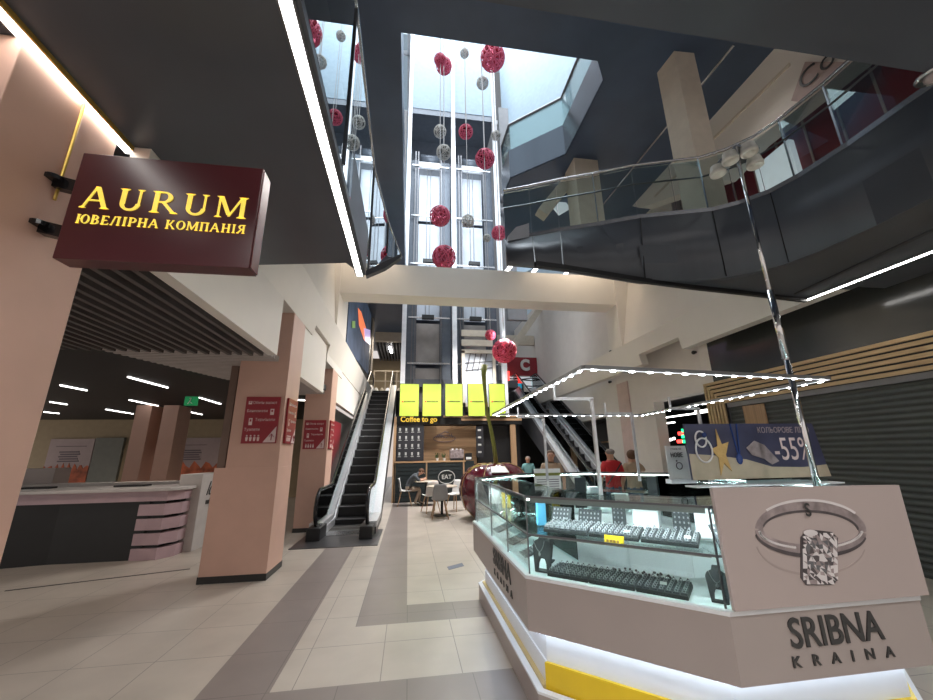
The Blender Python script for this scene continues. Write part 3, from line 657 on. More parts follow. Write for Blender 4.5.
for i in range(8):
    j = (i+1) % 8
    a, c = V((*GO[i],0)), V((*GO[j],0)); d = (c-a).normalized()
    nin = V((-d.y,d.x,0)); nin = nin if nin.dot(CK-a) > 0 else -nin
    b = bm_(); prism(b, [a+V((0,0,.815)), c+V((0,0,.815)), c+V((0,0,1.295)), a+V((0,0,1.295))], nin*.006); obj('front_glass', b, 'glassgreen', KI)
    b = bm_(); prism(b, [(*GO[i],1.295),(*GO[j],1.295),(*GI[j],1.295),(*GI[i],1.295)], (0,0,.008)); obj('top_glass', b, 'glassgreen', KI)
    S1, S2 = inset(OC,.035), inset(OC,.38)
    b = bm_(); prism(b, [(*S1[i],1.06),(*S1[j],1.06),(*S2[j],1.06),(*S2[i],1.06)], (0,0,.007)); obj('glass_shelf', b, 'glassgreen', KI)
    a2, c2 = V((*GI[i],0)), V((*GI[j],0))
    b = bm_(); prism(b, [a2+V((0,0,.815)), c2+V((0,0,.815)), c2+V((0,0,1.295)), a2+V((0,0,1.295))], -nin*.006); obj('rear_glass', b, 'glass', KI)
    # edges
    b = bm_(); bar(b, a+V((0,0,1.06)), c+V((0,0,1.06)), .008, .012); bar(b, a+V((0,0,1.30)), c+V((0,0,1.30)), .01, .012); bar(b, a+V((0,0,.82)), a+V((0,0,1.3)), .008, .008); obj('glass_edge', b, 'darksteel', KI)
    b = bm_(); bar(b, a+nin*.03+V((0,0,1.285))+d*.03, c+nin*.03+V((0,0,1.285))-d*.03, .018, .014); obj('led_rail', b, 'ledbody', KI)
    b = bm_(); bar(b, a+nin*.03+V((0,0,1.276))+d*.03, c+nin*.03+V((0,0,1.276))-d*.03, .020, .004); obj('led_strip', b, 'caseglow', KI)
    b = bm_(); bar(b, a+nin*.012+V((0,0,1.278))+d*.02, c+nin*.012+V((0,0,1.278))-d*.02, .006, .030); obj('rail_lip', b, 'ledbody', KI)
    b = bm_(); bar(b, a+nin*.05+V((0,0,1.045))+d*.03, c+nin*.05+V((0,0,1.045))-d*.03, .014, .012); obj('shelf_bar', b, 'steel', KI)
b = bm_(); box(b, 1.75, 2.65, 3.1, 4.7, 0, .86); tag(obj('seller_cabinet', b, 'kioskwhite', bevel=.01), 'white low cabinet standing inside the ring of kiosk glass cases', 'cabinet')
# small upright dividers on left face
for y in (3.32, 3.95, 4.75):
    b = bm_(); bar(b, (.825,y,.82), (.825,y,1.3), .012, .012); obj('glass_divider', b, 'steel', KI)
    if y == 3.32:
        b = bm_(); prism(b, [(.83,y,.82),(1.2,y,.82),(1.2,y,1.29),(.83,y,1.29)], (0,.006,0)); obj('side_glass', b, 'glassgreen', KI)
# lettering on faces
def face_text(s, i, size, along, z, sx, off, parts='lettering', spc=1):
    a, c = V((*OC[i],0)), V((*OC[(i+1) % 8],0)); d = (c-a).normalized(); nout = V((d.y,-d.x,0))
    b = text(s, size, .003, sx, off); put(b, a+d*along+V((0,0,z))+nout*.004, d, (0,0,1)); obj(parts, b, 'letterdark', KI)
face_text('SRIBNA', 2, .185, .590, .695, .91, .0022)
face_text('K   R   A   I   N   A', 2, .066, .60, .578, 1.18, .0010)
face_text('SRIBNA', 0, .185, 1.42, .700, 1.0, .0025)
face_text('K   R   A   I   N   A', 0, .066, 1.45, .580, 1.2, .0010)
# LED canopy frame
c4 = [bz(494,415,2.1), bz(584,369,2.1), bz(828,380,2.1), bz(640,416,2.1)]
xa, xb = 1.12, 3.31; ya_, yb_ = c4[1].y, 5.22
c4 = [V((1.155,5.2,2.1)), V((1.083,2.2,2.1)), V((3.175,2.42,2.1)), V((3.42,5.28,2.1))]
for i in range(4):
    p, q = c4[i], c4[(i+1) % 4]
    b = bm_(); bar(b, p+V((0,0,.012)), q+V((0,0,.012)), .035, .024); obj('canopy_beam', b, 'ledbody', KI)
    d = (q-p); L = d.length; d.normalize(); k = int(L/.135)
    for m_ in range(k):
        b = bm_(); c = p+d*((m_+.5)*L/k); bar(b, c-d*.017+V((0,0,-.004)), c+d*.017+V((0,0,-.004)), .014, .008)
        obj('canopy_led', b, 'ledwhite', KI)
    b = bm_(); bar(b, p+V((0,0,.0)), q+V((0,0,.0)), .016, .004); obj('canopy_diffuser', b, 'leddim', KI)
for (u, v, ztop, du) in ((601,495,1.98,-44), (546,478,1.98,-26), (645,495,1.98,-30), (720,478,1.98,-30)):
    p = bz(u, v, 1.3)
    if u == 546: p = V((1.50,4.15,1.3))
    if u == 720: p = V((2.75,3.3,1.3))
    if u == 645: p = V((2.33,3.75,1.3))
    b = bm_(); bar(b, p, V((p.x,p.y,ztop)), .022, .022); bar(b, V((p.x+.014,p.y,ztop)), V((p.x-.3,p.y+.0,ztop)), .022, .022); bar(b, V((p.x-.29,p.y,ztop)), V((p.x-.29,p.y,2.09)), .016, .016)
    obj('canopy_post', b, 'deck', KI)
# tall chrome pole with lamp heads
px_, py_ = 3.02, 2.57
t = thing('lamp_pole', 'tall slender chrome pole rising from the kiosk, topped with four pale spotlights', 'lamp', (px_,py_,.8))
b = bm_(); tube(b, [(px_,py_,.82),(px_,py_,2.6)], .022, 12); tube(b, [(px_,py_,2.6),(px_,py_,4.27)], .016, 12); tube(b, [(px_,py_,2.3),(px_,py_,2.9)], .026, 12); obj('pole', b, 'chrome', t, smooth=True)
b = bm_(); box(b, px_-.12, px_+.12, py_-.12, py_+.12, 4.27, 4.29); obj('mounting_plate', b, 'steel', t)
for dx, dy in ((-.14,-.05),(-.05,-.16),(.14,-.03),(-.12,.12)):
    b = bm_(); lathe(b, [(.02,.0),(.055,-.02),(.062,-.06),(.062,-.08),(.07,-.082),(.068,-.11),(.05,-.12),(.045,-.10)], (px_+dx, py_+dy, 4.27), 20); obj('spotlight_head', b, 'shade', t, smooth=True)
# ring poster board
XA, XB, ZA, ZC = 1.60, 2.79, .83, 1.395; yp = 1.925
a = by(712,488,yp); c = by(899,485,yp); d_ = by(930,597,yp); e_ = by(735,610,yp)
t = thing('ring_poster_board', 'large taupe poster board with a diamond ring picture propped on the front of the kiosk', 'poster', (2.2,yp,.82))
b = bm_(); prism(b, [(a.x,yp,a.z),(c.x,yp,c.z),(d_.x,yp,.825),(e_.x,yp,.825)], (0,.02,0)); obj('board', b, 'taupepanel', t)
PX = [] 
def P2(u, v, d=0): p = by(u, v, yp-.0005-d); return p
def ell(cx, cy, rx, ry, a0, a1, N=40, rot=0.03): return [(cx+rx*math.cos(a0+(a1-a0)*i/N), cy+ry*math.sin(a0+(a1-a0)*i/N)+rot*(rx*math.cos(a0+(a1-a0)*i/N))) for i in range(N+1)]
def band(out, inn, m, name, d=.001, th=.002):
    b = bm_()
    for i in range(len(out)-1):
        prism(b, [P2(*out[i],d), P2(*out[i+1],d), P2(*inn[i+1],d), P2(*inn[i],d)], (0,th,0))
    return obj(name, b, m, t)
cx, cy = 811, 531
band(ell(cx,cy-1,55.5,29,PI,2*PI), ell(cx,cy+1,48,21,PI,2*PI), 'ringsilver', 'ring_band')              # far part
band(ell(cx,cy+1,55.5,24,0,PI*.42,18), ell(cx,cy-1,48,15,0,PI*.42,18), 'ringsilver', 'ring_band')
band(ell(cx,cy+1,55.5,24,PI*.55,PI,18), ell(cx,cy-1,48,15,PI*.55,PI,18), 'ringsilver', 'ring_band')
band(ell(cx,cy-1,48.5,20,PI*1.04,PI*1.96), ell(cx,cy,47.2,18.5,PI*1.04,PI*1.96), 'ringdark', 'ring_shadow', .002)
band(ell(cx,cy+2,56,25,PI*.05,PI*.36,14), ell(cx,cy+1,55,22,PI*.05,PI*.36,14), 'ringdark', 'ring_edge', .003)
band(ell(cx,cy+2,56,25,PI*.56,PI*.95,14), ell(cx,cy+1,55,22,PI*.56,PI*.95,14), 'ringdark', 'ring_edge', .003)
band(ell(cx,cy-3,55.5,29,PI*1.2,PI*1.8), ell(cx,cy-2,54,27.5,PI*1.2,PI*1.8), 'facet1', 'ring_highlight', .003)
b = bm_(); rr = random.Random(3)
for i in range(26):
    for s_ in (-1, 1):
        f = i/26; ang = (PI*.40*(1-f)+PI*.02) if s_ > 0 else (PI*.60+PI*.38*f)
        q = (cx+51.5*math.cos(ang), cy+18.5*math.sin(ang)-1); r_ = 1.3
        pp = P2(q[0], q[1], .004); prism(b, [P2(q[0]+r_*math.cos(k*PI/3), q[1]+r_*math.sin(k*PI/3), .004) for k in range(6)], (0,.003,0))
obj('pave_stones', b, 'facet1', t)
# cut stone : grid of faceted kites
rr = random.Random(11); GX, GY = 10, 13; grid = {}
for iy in range(GY+1):
    for ix in range(GX+1):
        e_ = 0 if ix in (0, GX) or iy in (0, GY) else 1
        grid[ix, iy] = (802.5+ix*3.45+e_*rr.uniform(-1.4,1.4)+iy*.1, 533+iy*3.95+e_*rr.uniform(-1.6,1.6))
bms = {m_: bm_() for m_ in ('facet1','facet2','ringsilver','ringdark')}
for iy in range(GY):
    for ix in range(GX):
        if (ix in (0, GX-1) and iy in (0, GY-1)): continue
        q = [grid[ix,iy], grid[ix+1,iy], grid[ix+1,iy+1], grid[ix,iy+1]]
        for tri in ((q[0],q[1],q[2]), (q[0],q[2],q[3])):
            dc = math.hypot(ix-4.5, (iy-5)*.9); pr_ = ['facet1','facet1','ringsilver','ringdark'] if dc < 1.8 or dc > 4 else ['facet2','ringdark','facet1','facet2','ringsilver']
            prism(bms[rr.choice(pr_)], [P2(*v_,.006) for v_ in tri], (0,.003,0))
for m_, b in bms.items(): obj('diamond_facets', b, m_, t)
band(ell(cx,cy+12,55,33,PI*.05,PI*.95), ell(cx,cy+12,54,30.5,PI*.05,PI*.95), 'postershade', 'ring_reflection')
b = bm_(); prism(b, [P2(*q,.004) for q in ((801,537),(806,532),(815,530),(832,532),(838,538),(837,580),(832,585),(806,585),(801,578))], (0,.003,0)); obj('diamond', b, 'ringdark', t)
b = bm_(); prism(b, [P2(*q,.009) for q in ell(811,533,7,3.2,0,2*PI,12)[:-1]], (0,.004,0)); obj('prong', b, 'facet1', t)
b = text('S', .095, .001, .9, .001); put(b, P2(808,510.5,.008), *FR); obj('lettering', b, 'letterdark', t)
# promo board "-55%"
pb0, pb1 = by(690,478,3.55), by(824,478,3.55)
yq = 2.95
a = by(684,424,yq); c = by(812,424,yq); d_ = by(820,471,yq); e_ = by(691,476,yq)
t = thing('promotional_board', 'blue beach themed sale board reading -55% standing on the kiosk behind the ring poster', 'poster', ((a.x+c.x)/2,yq,1.31))
zb = 1.36
b = bm_(); prism(b, [(a.x,yq,a.z),(c.x,yq,a.z),(c.x+.06,yq,zb),(a.x,yq,zb)], (0,.02,0)); obj('board', b, 'navy', t)
w_ = c.x-a.x; h_ = a.z-zb
def Q(x, z, d=0): return V((a.x+x*w_, yq-.0005-d, zb+z*h_))
b = bm_(); prism(b, [Q(0,0),Q(1.05,0),Q(1.035,.22),Q(.85,.18),Q(.6,.2),Q(.42,.34),Q(.2,.42),Q(0,.46)], (0,.002,0)); b.transform(Matrix.Translation((0,-.002,0))); obj('sand', b, 'sand', t)
b = bm_(); pts = []
for k in range(10): r_ = .5 if k % 2 == 0 else .2; an = PI/2+k*PI/5+.15; pts.append(Q(.235+r_*.28*math.cos(an)*h_/w_*1.5, .46+r_*.9*math.sin(an), .004))
prism(b, pts, (0,-.006,0)); obj('starfish', b, 'starfish', t)
for (x, z, r_) in ((.10,.72,.05), (.11,.52,.075)):
    b = bm_(); tube(b, [Q(x,z,.008)+V((r_*math.cos(k*PI/12), 0, r_*math.sin(k*PI/12)*1.3)) for k in range(24)], .007, 6, True); obj('silver_ring', b, 'facet1', t)
b = bm_(); ball(b, Q(.13,.80,.01), .022, sy=.5); obj('gem', b, 'crystalblue', t)
b = bm_(); ball(b, Q(.36,.35,.01), .04, sx=.8, sy=.3, sz=1.1, n=8); bar(b, Q(.34,1.0,.006), Q(.36,.42,.006), .012, .004); bar(b, Q(.39,1.0,.006), Q(.37,.42,.006), .012, .004); obj('pendant', b, 'crystalblue', t)
b = bm_(); prism(b, [Q(*q,.006) for q in ((.43,.55),(.50,.68),(.57,.6),(.66,.3),(.6,.24),(.55,.34),(.46,.42))], (0,-.004,0)); obj('jewellery_photo', b, 'ringsilver', t)
b = text('-55%', .27, .001, .70, 0); put(b, Q(.79,.50,.004), *FR); obj('lettering', b, 'signwhite', t)
b = text('КОЛЬОРОВЕ ЛІТО', .068, .001, .85); put(b, Q(.75,.87,.004), *FR); obj('lettering', b, 'posterwhite', t)
b = bm_(); box(b, a.x+.06, c.x-.02, yq-.03, yq+.05, 1.305, zb); obj('acrylic_base', b, 'glass', t)
b = bm_(); box(b, a.x-.02, c.x+.12, yq-.05, yq+.08, 1.303, 1.315); obj('stand_tray', b, 'kioskwhite', t)
# small "НОВЕ" sign
yq2 = 3.35; a = by(665,446,yq2); c = by(685,446,yq2); e_ = by(669,474,yq2)
t = thing('small_sign', 'small white NOVE card stand on the glass case left of the sale board', 'sign', ((a.x+c.x)/2,yq2,1.303))
b = bm_(); prism(b, [(a.x,yq2,a.z),(c.x,yq2,a.z),(c.x+.03,yq2,1.34),(a.x+.0,yq2,1.34)], (0,.01,0)); obj('card', b, 'paper', t)
b = bm_(); box(b, a.x-.01, c.x+.04, yq2-.04, yq2+.05, 1.303, 1.34); obj('stand', b, 'kioskwhite', t)
b = text('НОВЕ', .055, .001, .85, .001); put(b, V(((a.x+c.x)/2,yq2-.004,a.z-.085)), *FR); obj('lettering', b, 'letterdark', t)
b = text('СТАНЬ НА', .024, .001, .9); put(b, V(((a.x+c.x)/2,yq2-.004,a.z-.03)), *FR); obj('lettering', b, 'textgrey', t)
b = bm_(); cc = V(((a.x+c.x)/2+.01,yq2-.004,a.z-.18)); tube(b, [cc+V((.03*math.cos(k*PI/8),0,.03*math.sin(k*PI/8))) for k in range(16)], .004, 6, True); ball(b, cc+V((-.02,0,.045)), .008); obj('ring_picture', b, 'ringdark', t)
# price list board
yq3 = 4.3; a = by(534,469,yq3); c = by(560,469,yq3); zlo = by(534,496,yq3).z
t = thing('price_list_board', 'upright white price list board with a green-yellow header above the left glass case', 'sign', ((a.x+c.x)/2,yq3,1.3))
b = bm_(); prism(b, [(a.x,yq3,a.z),(c.x,yq3,a.z),(c.x,yq3,1.20),(a.x,yq3,1.20)], (0,.012,0)); obj('board', b, 'paper', t)
b = bm_(); box(b, a.x, c.x, yq3-.003, yq3, a.z-.075, a.z-.045); obj('header_band', b, 'stemgreen', t)
b = bm_()
for k in range(9):
    for x0, x1 in ((.08,.46),(.54,.92)): box(b, a.x+x0*(c.x-a.x), a.x+x1*(c.x-a.x), yq3-.003, yq3, a.z-.12-k*.024, a.z-.112-k*.024)
obj('printed_lines', b, 'textgrey', t)
b = bm_(); box(b, (a.x+c.x)/2-.03, (a.x+c.x)/2+.03, yq3+.012, yq3+.05, .82, 1.3); obj('support', b, 'steel', t)
# ---- jewellery trays (local: x along, y in, origin front-left)
def face_pt(i, along, inn, z):
    a, c = V((*OC[i],0)), V((*OC[(i+1) % 8],0)); d = (c-a).normalized(); nin = V((-d.y,d.x,0)); nin = nin if nin.dot(CK-a) > 0 else -nin
    return a+d*along+nin*inn+V((0,0,z)), math.atan2(d.y, d.x)
def make_tray(w, dp, cols, rows, label, group):
    t = thing('jewellery_tray', label, 'tray', (0,0,0), 0, group)
    b = bm_(); box(b, 0, w, 0, dp, 0, .022); obj('tray_base', b, 'traydark', t, bevel=.003)
    b = bm_()
    for i in range(cols):
        for j in range(rows):
            x = (i+.5)*w/cols; y = (j+.5)*dp/rows
            box(b, x-w/cols*.42, x+w/cols*.42, y-dp/rows*.40, y+dp/rows*.40, .022, .032)
    obj('cushion', b, 'velvet', t)
    b = bm_(); rr = random.Random(5)
    for i in range(cols):
        for j in range(rows):
            x = (i+.5)*w/cols; y = (j+.5)*dp/rows; r_ = .0085
            tube(b, [(x+r_*math.cos(k*PI/3), y, .038+r_*math.sin(k*PI/3)) for k in range(6)], .0024, 4, True)
            if rr.random() < .7: ball(b, (x, y, .049), .0045, n=6)
    o = obj('rings', b, 'jewel', t); o['kind'] = 'stuff'
    return t
tr = make_tray(.265, .24, 7, 6, 'black jewellery tray of silver rings on the counter behind the front glass', 'ring trays on the lit counter floor')
p, an = face_pt(1, .13, .05, .818); tr.location = p; tr.rotation_euler = (0,0,an)
for k in range(1, 3):
    p, an = face_pt(1, .13+k*.272, .05, .818); dup(tr, p, an)
# group2 : upper shelf, tilted
ts = make_tray(.30, .20, 8, 5, 'black jewellery tray of silver rings on the upper glass shelf', 'ring trays on the upper glass shelf')
p, an = face_pt(1, .10, .10, 1.072); ts.location = p; ts.rotation_euler = (.12,0,an)
for k in range(1, 3):
    p, an = face_pt(1, .10+k*.31, .10, 1.072); d_ = dup(ts, p, an); d_.rotation_euler = (.12,0,an)
# dark standing display pads
def pad(i, al, inn, z, w, h, label, tilt=-.5, m='velvet', dots=True):
    p, an = face_pt(i, al, inn, z)
    t = thing('display_pad', label, 'display', p, an)
    R = Matrix.Translation((0,0,0)) @ Matrix.Rotation(tilt, 4, 'X')
    b = bm_(); box(b, 0, w, 0, .012, 0, h); b.transform(R); obj('pad', b, m, t, world=False)
    if dots:
        b = bm_()
        for ix in range(max(2, int(w/.025))):
            for iz in range(max(2, int(h/.03))): box(b, .012+ix*.025, .02+ix*.025, -.003, 0, .015+iz*.03, .027+iz*.03)
        b.transform(R); o = obj('jewellery', b, 'jewel', t, world=False); o['kind'] = 'stuff'
    b = bm_(); bar(b, (w/2,.02,0), (w/2,.06,0), .02, .01); obj('foot', b, 'black', t, world=False)
pad(1, .09, .24, 1.07, .14, .16, 'dark tilted earring pad at the left front corner of the upper shelf')
pad(1, .26, .33, 1.07, .16, .14, 'wide dark earring pad behind the left shelf tray', -.4)
pad(2, .12, .12, 1.07, .12, .13, 'dark earring pad on the shelf just left of the ring poster')
pad(2, .27, .12, 1.07, .12, .13, 'dark earring pad on the shelf behind the edge of the ring poster')
pad(0, 1.55, .12, .82, .17, .24, 'flat dark necklace pad lying low in the left case near the front', -1.2)
pad(0, 1.1, .12, .82, .20, .24, 'flat dark necklace pad lying low in the middle of the left case', -1.2)
pad(0, .55, .12, .82, .20, .24, 'flat dark necklace pad lying low at the far end of the left case', -1.2)
pad(4, .6, .2, 1.0, .12, .28, 'narrow dark upright pad in the right side case', -.1)
pad(5, .2, .3, .85, .13, .42, 'tall dark upright pad at the far right rear case', -.1)
pad(6, .3, .3, .85, .16, .40, 'tall dark upright pad in the middle of the rear case', -.1)
pad(6, .7, .3, .85, .35, .40, 'broad dark pad of hanging chains in the rear case', -.05)
pad(7, .4, .3, .85, .14, .40, 'tall dark upright pad in the left rear corner case', -.1)
pad(1, .48, .42, 1.07, .09, .20, 'narrow dark upright pad at the back of the upper shelf left of centre', -.1)
pad(1, .86, .42, 1.07, .10, .20, 'narrow dark upright pad at the back of the upper shelf right of centre', -.1)
# white stands in rear cases
for i, al, inn, w, h, lab in ((1,.62,.38,.16,.14,'white low stand at the back of the upper shelf behind the yellow card'),(1,.99,.36,.10,.17,'white small stand at the back right of the upper shelf'),(6,.10,.2,.14,.30,'white upright pendant stand in the right of the rear case'),(6,.95,.15,.2,.26,'white low display block at the left of the rear case'),(7,.15,.2,.18,.32,'white tilted stand in the rear left corner of the kiosk'),(3,.5,.2,.16,.3,'white tall stand in the right front corner case'),(5,.6,.2,.2,.22,'white display block in the right rear corner')):
    p, an = face_pt(i, al, inn, .82 if i != 1 else 1.07); b = bm_(); prism(b, [(0,0,0),(w,0,0),(w,.12,0),(0,.12,0)], (0,.04,h)); o = obj('display_stand', b, 'kioskwhite', None, bevel=.006); o.location = p; o.rotation_euler = (0,0,an); tag(o, lab, 'display')
# necklace busts
def bust(p, an, s, label):
    t = thing('necklace_bust', label, 'necklace display', p, an); t.scale = (s,s,s)
    b = bm_(); prof = [(-.055,.0),(-.035,.0),(-.03,.06),(-.018,.09),(.018,.09),(.03,.06),(.035,0),(.055,0),(.07,.12),(.075,.17),(.06,.20),(.03,.215),(.022,.25),(-.022,.25),(-.03,.215),(-.06,.20),(-.075,.17),(-.07,.12)]
    prism(b, [(x,0,z) for x, z in prof], (0,.03,0)); b.transform(Matrix.Rotation(-.15, 4, 'X')); obj('bust', b, 'velvet', t, bevel=.006, world=False)
    b = bm_(); tube(b, [(.05*math.sin(-1+2*k/10.), -.010-.012, .215-.075*(1-abs(-1+2*k/10.)**1.6)) for k in range(11)], .0022, 6); ball(b, (0,-.024,.125), .009, sz=1.5, n=8); obj('necklace', b, 'jewel', t, world=False)
    b = bm_(); box(b, -.05, .05, .0, .06, 0, .012); obj('foot', b, 'velvet', t, world=False)
p, an = face_pt(1, .07, .10, .816); bust(p, an, .95, 'dark necklace bust with a silver chain at the front left corner of the kiosk')
p, an = face_pt(1, 1.08, .10, .816); bust(p, an, .72, 'dark necklace bust by the ring poster at the right end of the lit counter')
p, an = face_pt(0, 1.85, .25, .816); bust(p, an-.6, .8, 'dark necklace bust standing behind the corner in the left case')
# price card
p, an = face_pt(1, .52, .055, 1.072)
t = thing('price_card', 'bright yellow price card at the edge of the upper glass shelf', 'card', p, an)
b = bm_(); prism(b, [(0,0,-.025),(.115,0,-.025),(.115,.015,.028),(0,.015,.028)], (0,.003,0)); obj('card', b, 'yellowcard', t, world=False)
b = bm_(); [box(b, .015+k*.02, .028+k*.02, -.003, .004, -.008, .006) for k in range(4)]; obj('printed_marks', b, 'starfish', t, world=False)
for i, al, lab in ((1,.62,'small white price slip among the shelf trays'),(1,.95,'small white price slip at the right end of the shelf trays'),(1,.80,'white price slip in the middle of the lower trays')):
    p, an = face_pt(i, al, .14 if al != .80 else .08, 1.112 if al != .80 else .87); b = bm_(); box(b, 0, .035, 0, .02, 0, .002); b.transform(Matrix.Rotation(.5,4,'X')); o = obj('price_slip', b, 'paper'); o.location = p; o.rotation_euler = (0,0,an); tag(o, lab, 'card')
# things in left case
w0, w1 = by(489,484,4.3), by(500.5,499,4.3); b = bm_(); prism(b, [(w0.x,4.3,1.067),(w1.x,4.3,1.067),(w1.x,4.32,w0.z),(w0.x,4.32,w0.z)], (0,.01,0)); tag(obj('white_card', b, 'paper'), 'white upright card on the shelf in the left glass case', 'card')
w0, w1 = by(502,492,3.95), by(510.5,502,3.95); b = bm_(); prism(b, [(w0.x,3.95,1.067),(w1.x,3.95,1.067),(w1.x,3.97,w0.z),(w0.x,3.97,w0.z)], (0,.01,0)); tag(obj('yellow_card', b, 'yellowcard'), 'pale yellow upright card beside the white card in the left case', 'card')
p = V((.97,2.95,1.12)); b = bm_(); box(b, p.x, p.x+.07, p.y, p.y+.04, 1.07, 1.23); tag(obj('blue_package', b, 'bluebox', bevel=.008), 'small blue package on the shelf behind the front left glass corner', 'package')
# silver bits on lit counter behind lower trays
b = bm_(); rr = random.Random(9)
p0, an = face_pt(1, .45, .36, .818); R_ = Matrix.Translation(p0) @ Matrix.Rotation(an, 4, 'Z')
for k in range(30): ball(b, R_ @ V((rr.random()*.5, rr.random()*.12, .005)), .008, n=6)
o = tag(obj('loose_jewellery', b, 'ringdark'), 'loose silver jewellery strewn on the lit white counter behind the lower trays', 'jewellery'); o['kind'] = 'stuff'
# ---------------------------------------------------------------- ESCALATORS
def make_escalator(label):
    # local: origin at comb bottom centre, +Y up
    t = thing('escalator', label, 'escalator', (0,0,0))
    hw = .39; run = 8.0; sl = math.tan(math.radians(30)); y0 = .75; Z = 4.4; y1 = y0+Z/sl
    def zz(y): return 0 if y < y0 else min(Z, (y-y0)*sl)
    k = 0; y = -.05
    while y < y1+.5:
        z = zz(y+.2)
        b = bm_(); box(b, -hw, hw, y, y+.4, z-.2, z+.02)
        o = obj('step', b, 'black', t, world=False)
        b2 = bm_(); box(b2, -hw, hw, y-.004, y+.02, z+.004, z+.024); obj('step_edge', b2, 'grey', o, world=False)
        y += .4
    b = bm_(); box(b, -.77, .77, -1.55, 0, -.005, .012); obj('landing_plate', b, 'darksteel', t, world=False)
    b = bm_(); box(b, -.42, .42, -.55, -.02, .012, .022); obj('comb_plate', b, 'steel', t, world=False)
    ye = y1+.8
    for s in (-1, 1):
        # skirt
        pts = [(-.6,.0),(y0,.0),(y1,Z),(ye,Z),(ye,Z+.16),(y1-.05,Z+.16),(y0-.05,.16),(-.6,.16)]
        b = bm_(); prism(b, [(s*hw,a,c) for a, c in pts], (s*.02,0,0)); obj('skirt_panel', b, 'deck', t, world=False)
        # inner+outer deck (steel, wide)
        pts = [(-.6,.16),(y0-.05,.16),(y1-.05,Z+.16),(ye,Z+.16),(ye,Z+.27),(y1-.1,Z+.27),(y0-.12,.27),(-.6,.27)]
        b = bm_(); prism(b, [(s*(hw+.02),a,c) for a, c in pts], (s*.26,0,0)); obj('deck', b, 'deck', t, world=False)
        # truss cladding
        pts = [(-.5,.0),(y0+.5,.0),(y1+.6,Z-.75),(ye,Z-.75),(ye,Z+.16),(y1,Z+.16),(y0,.16),(-.5,.16)]
        b = bm_(); prism(b, [(s*(hw+.04),a,c) for a, c in pts], (s*.22,0,0)); obj('side_cladding', b, 'darkgrey', t, world=False)
        # balustrade glass
        pts = [(-.75,.30),(-.85,.5),(-.78,.75),(-.6,.88),(y0-.25,.88),(y1-.15,Z+.88),(ye,Z+.88),(ye,Z+.26),(y1-.1,Z+.26),(y0-.12,.26),(-.6,.26)]
        b = bm_(); prism(b, [(s*(hw+.10),a,c) for a, c in pts], (s*.012,0,0)); obj('balustrade_glass', b, 'glass', t, world=False)
        # handrail loop
        cx = s*(hw+.106)
        pts = [(-.5,.22),(-.78,.26),(-.93,.42),(-.95,.6),(-.86,.80),(-.66,.92),(y0-.3,.92),(y0-.1,.97),(y1-.25,Z+.87),(y1,Z+.92),(ye,Z+.92),(ye+.25,Z+.82),(ye+.34,Z+.6),(ye+.25,Z+.38),(ye,Z+.28)]
        b = bm_(); tube(b, [(cx,a,c) for a, c in pts], .038, 10); obj('handrail', b, 'blackgloss', t, smooth=True, world=False)
        b = bm_(); box(b, cx-.13, cx+.13, -1.0, -.35, 0, .24); obj('newel_base', b, 'black', t, bevel=.02, world=False)
        # under-rail steel line
        b = bm_(); bar(b, (cx,y0-.2,.87), (cx,y1-.2,Z+.84), .03, .03); obj('rail_profile', b, 'steel', t, world=False)
    b = bm_(); prism(b, [(-.62,-.4,-.0),(-.62,y0+.5,0),(-.62,y1+.6,Z-.75),(-.62,ye,Z-.75),(-.62,ye,Z-.6),(-.62,y1+.5,Z-.6),(-.62,y0+.8,.3),(-.62,y0+.3,.02)], (1.24,0,0)); obj('truss_soffit', b, 'darkgrey', t, world=False)
    return t
E1 = make_escalator('left escalator with black steps and steel balustrades beside the coffee counter')
E1.location = (-1.275, 9.3, 0)
E2 = dup(E1, (5.38, 9.3, 0), math.radians(-1.5), 'right escalator with steel sides seen behind the kiosk and the giant cherry')
# ---------------------------------------------------------------- COFFEE + TOWER
YC = 14.0
CF = thing('coffee_stand', 'coffee stand with menu board, wood panel and dark slatted counter', 'cafe counter', (1.5,YC,0))
L_ = -.45; Rr = 4.3
b = bm_(); box(b, L_, 2.0, YC, YC+.5, 0, 1.30); box(b, 2.0, 2.35, YC, YC+.4, 0, 1.33); obj('counter', b, 'darkslat', CF)
for k in range(9):
    b = bm_(); box(b, L_+.02, 2.0, YC-.02, YC, .06+k*.138, .17+k*.138); obj('counter_slat', b, 'darkslat', CF)
b = bm_(); box(b, L_, 2.05, YC-.04, YC+.5, 1.30, 1.35); obj('counter_top', b, 'wood', CF)
for x in (L_-.02, .63, 1.95):
    b = bm_(); box(b, x, x+.05, YC-.03, YC, 0, 1.35); obj('wood_post', b, 'woodv', CF)
b = bm_(); box(b, L_-.07, L_+.02, YC-.03, YC+.2, 0, 2.9); obj('side_post', b, 'woodv', CF)
b = bm_(); box(b, L_+.05, .55, YC-.01, YC+.03, 1.37, 2.62); o = obj('menu_board', b, 'menuboard', CF)
for ix in range(4):
    for iz in range(4):
        b = bm_()
        x = -.30+ix*.22; z = 1.5+iz*.28
        box(b, x-.03, x+.03, YC-.014, YC-.01, z+.06, z+.16); box(b, x-.05, x+.06, YC-.014, YC-.01, z-.0, z+.015); box(b, x-.03, x+.04, YC-.014, YC-.01, z+.03, z+.04)
        obj('menu_item', b, 'chalk', o)
b = bm_(); box(b, .58, 2.6, YC+.8, YC+.86, 1.2, 2.62); obj('wood_back_panel', b, 'wood', CF)
b = bm_()
c0 = V((1.36, YC+.79, 2.15))
tube(b, [c0+V((.42*math.cos(k*PI/12), 0, .13*math.sin(k*PI/12))) for k in range(24)], .012, 5, True)
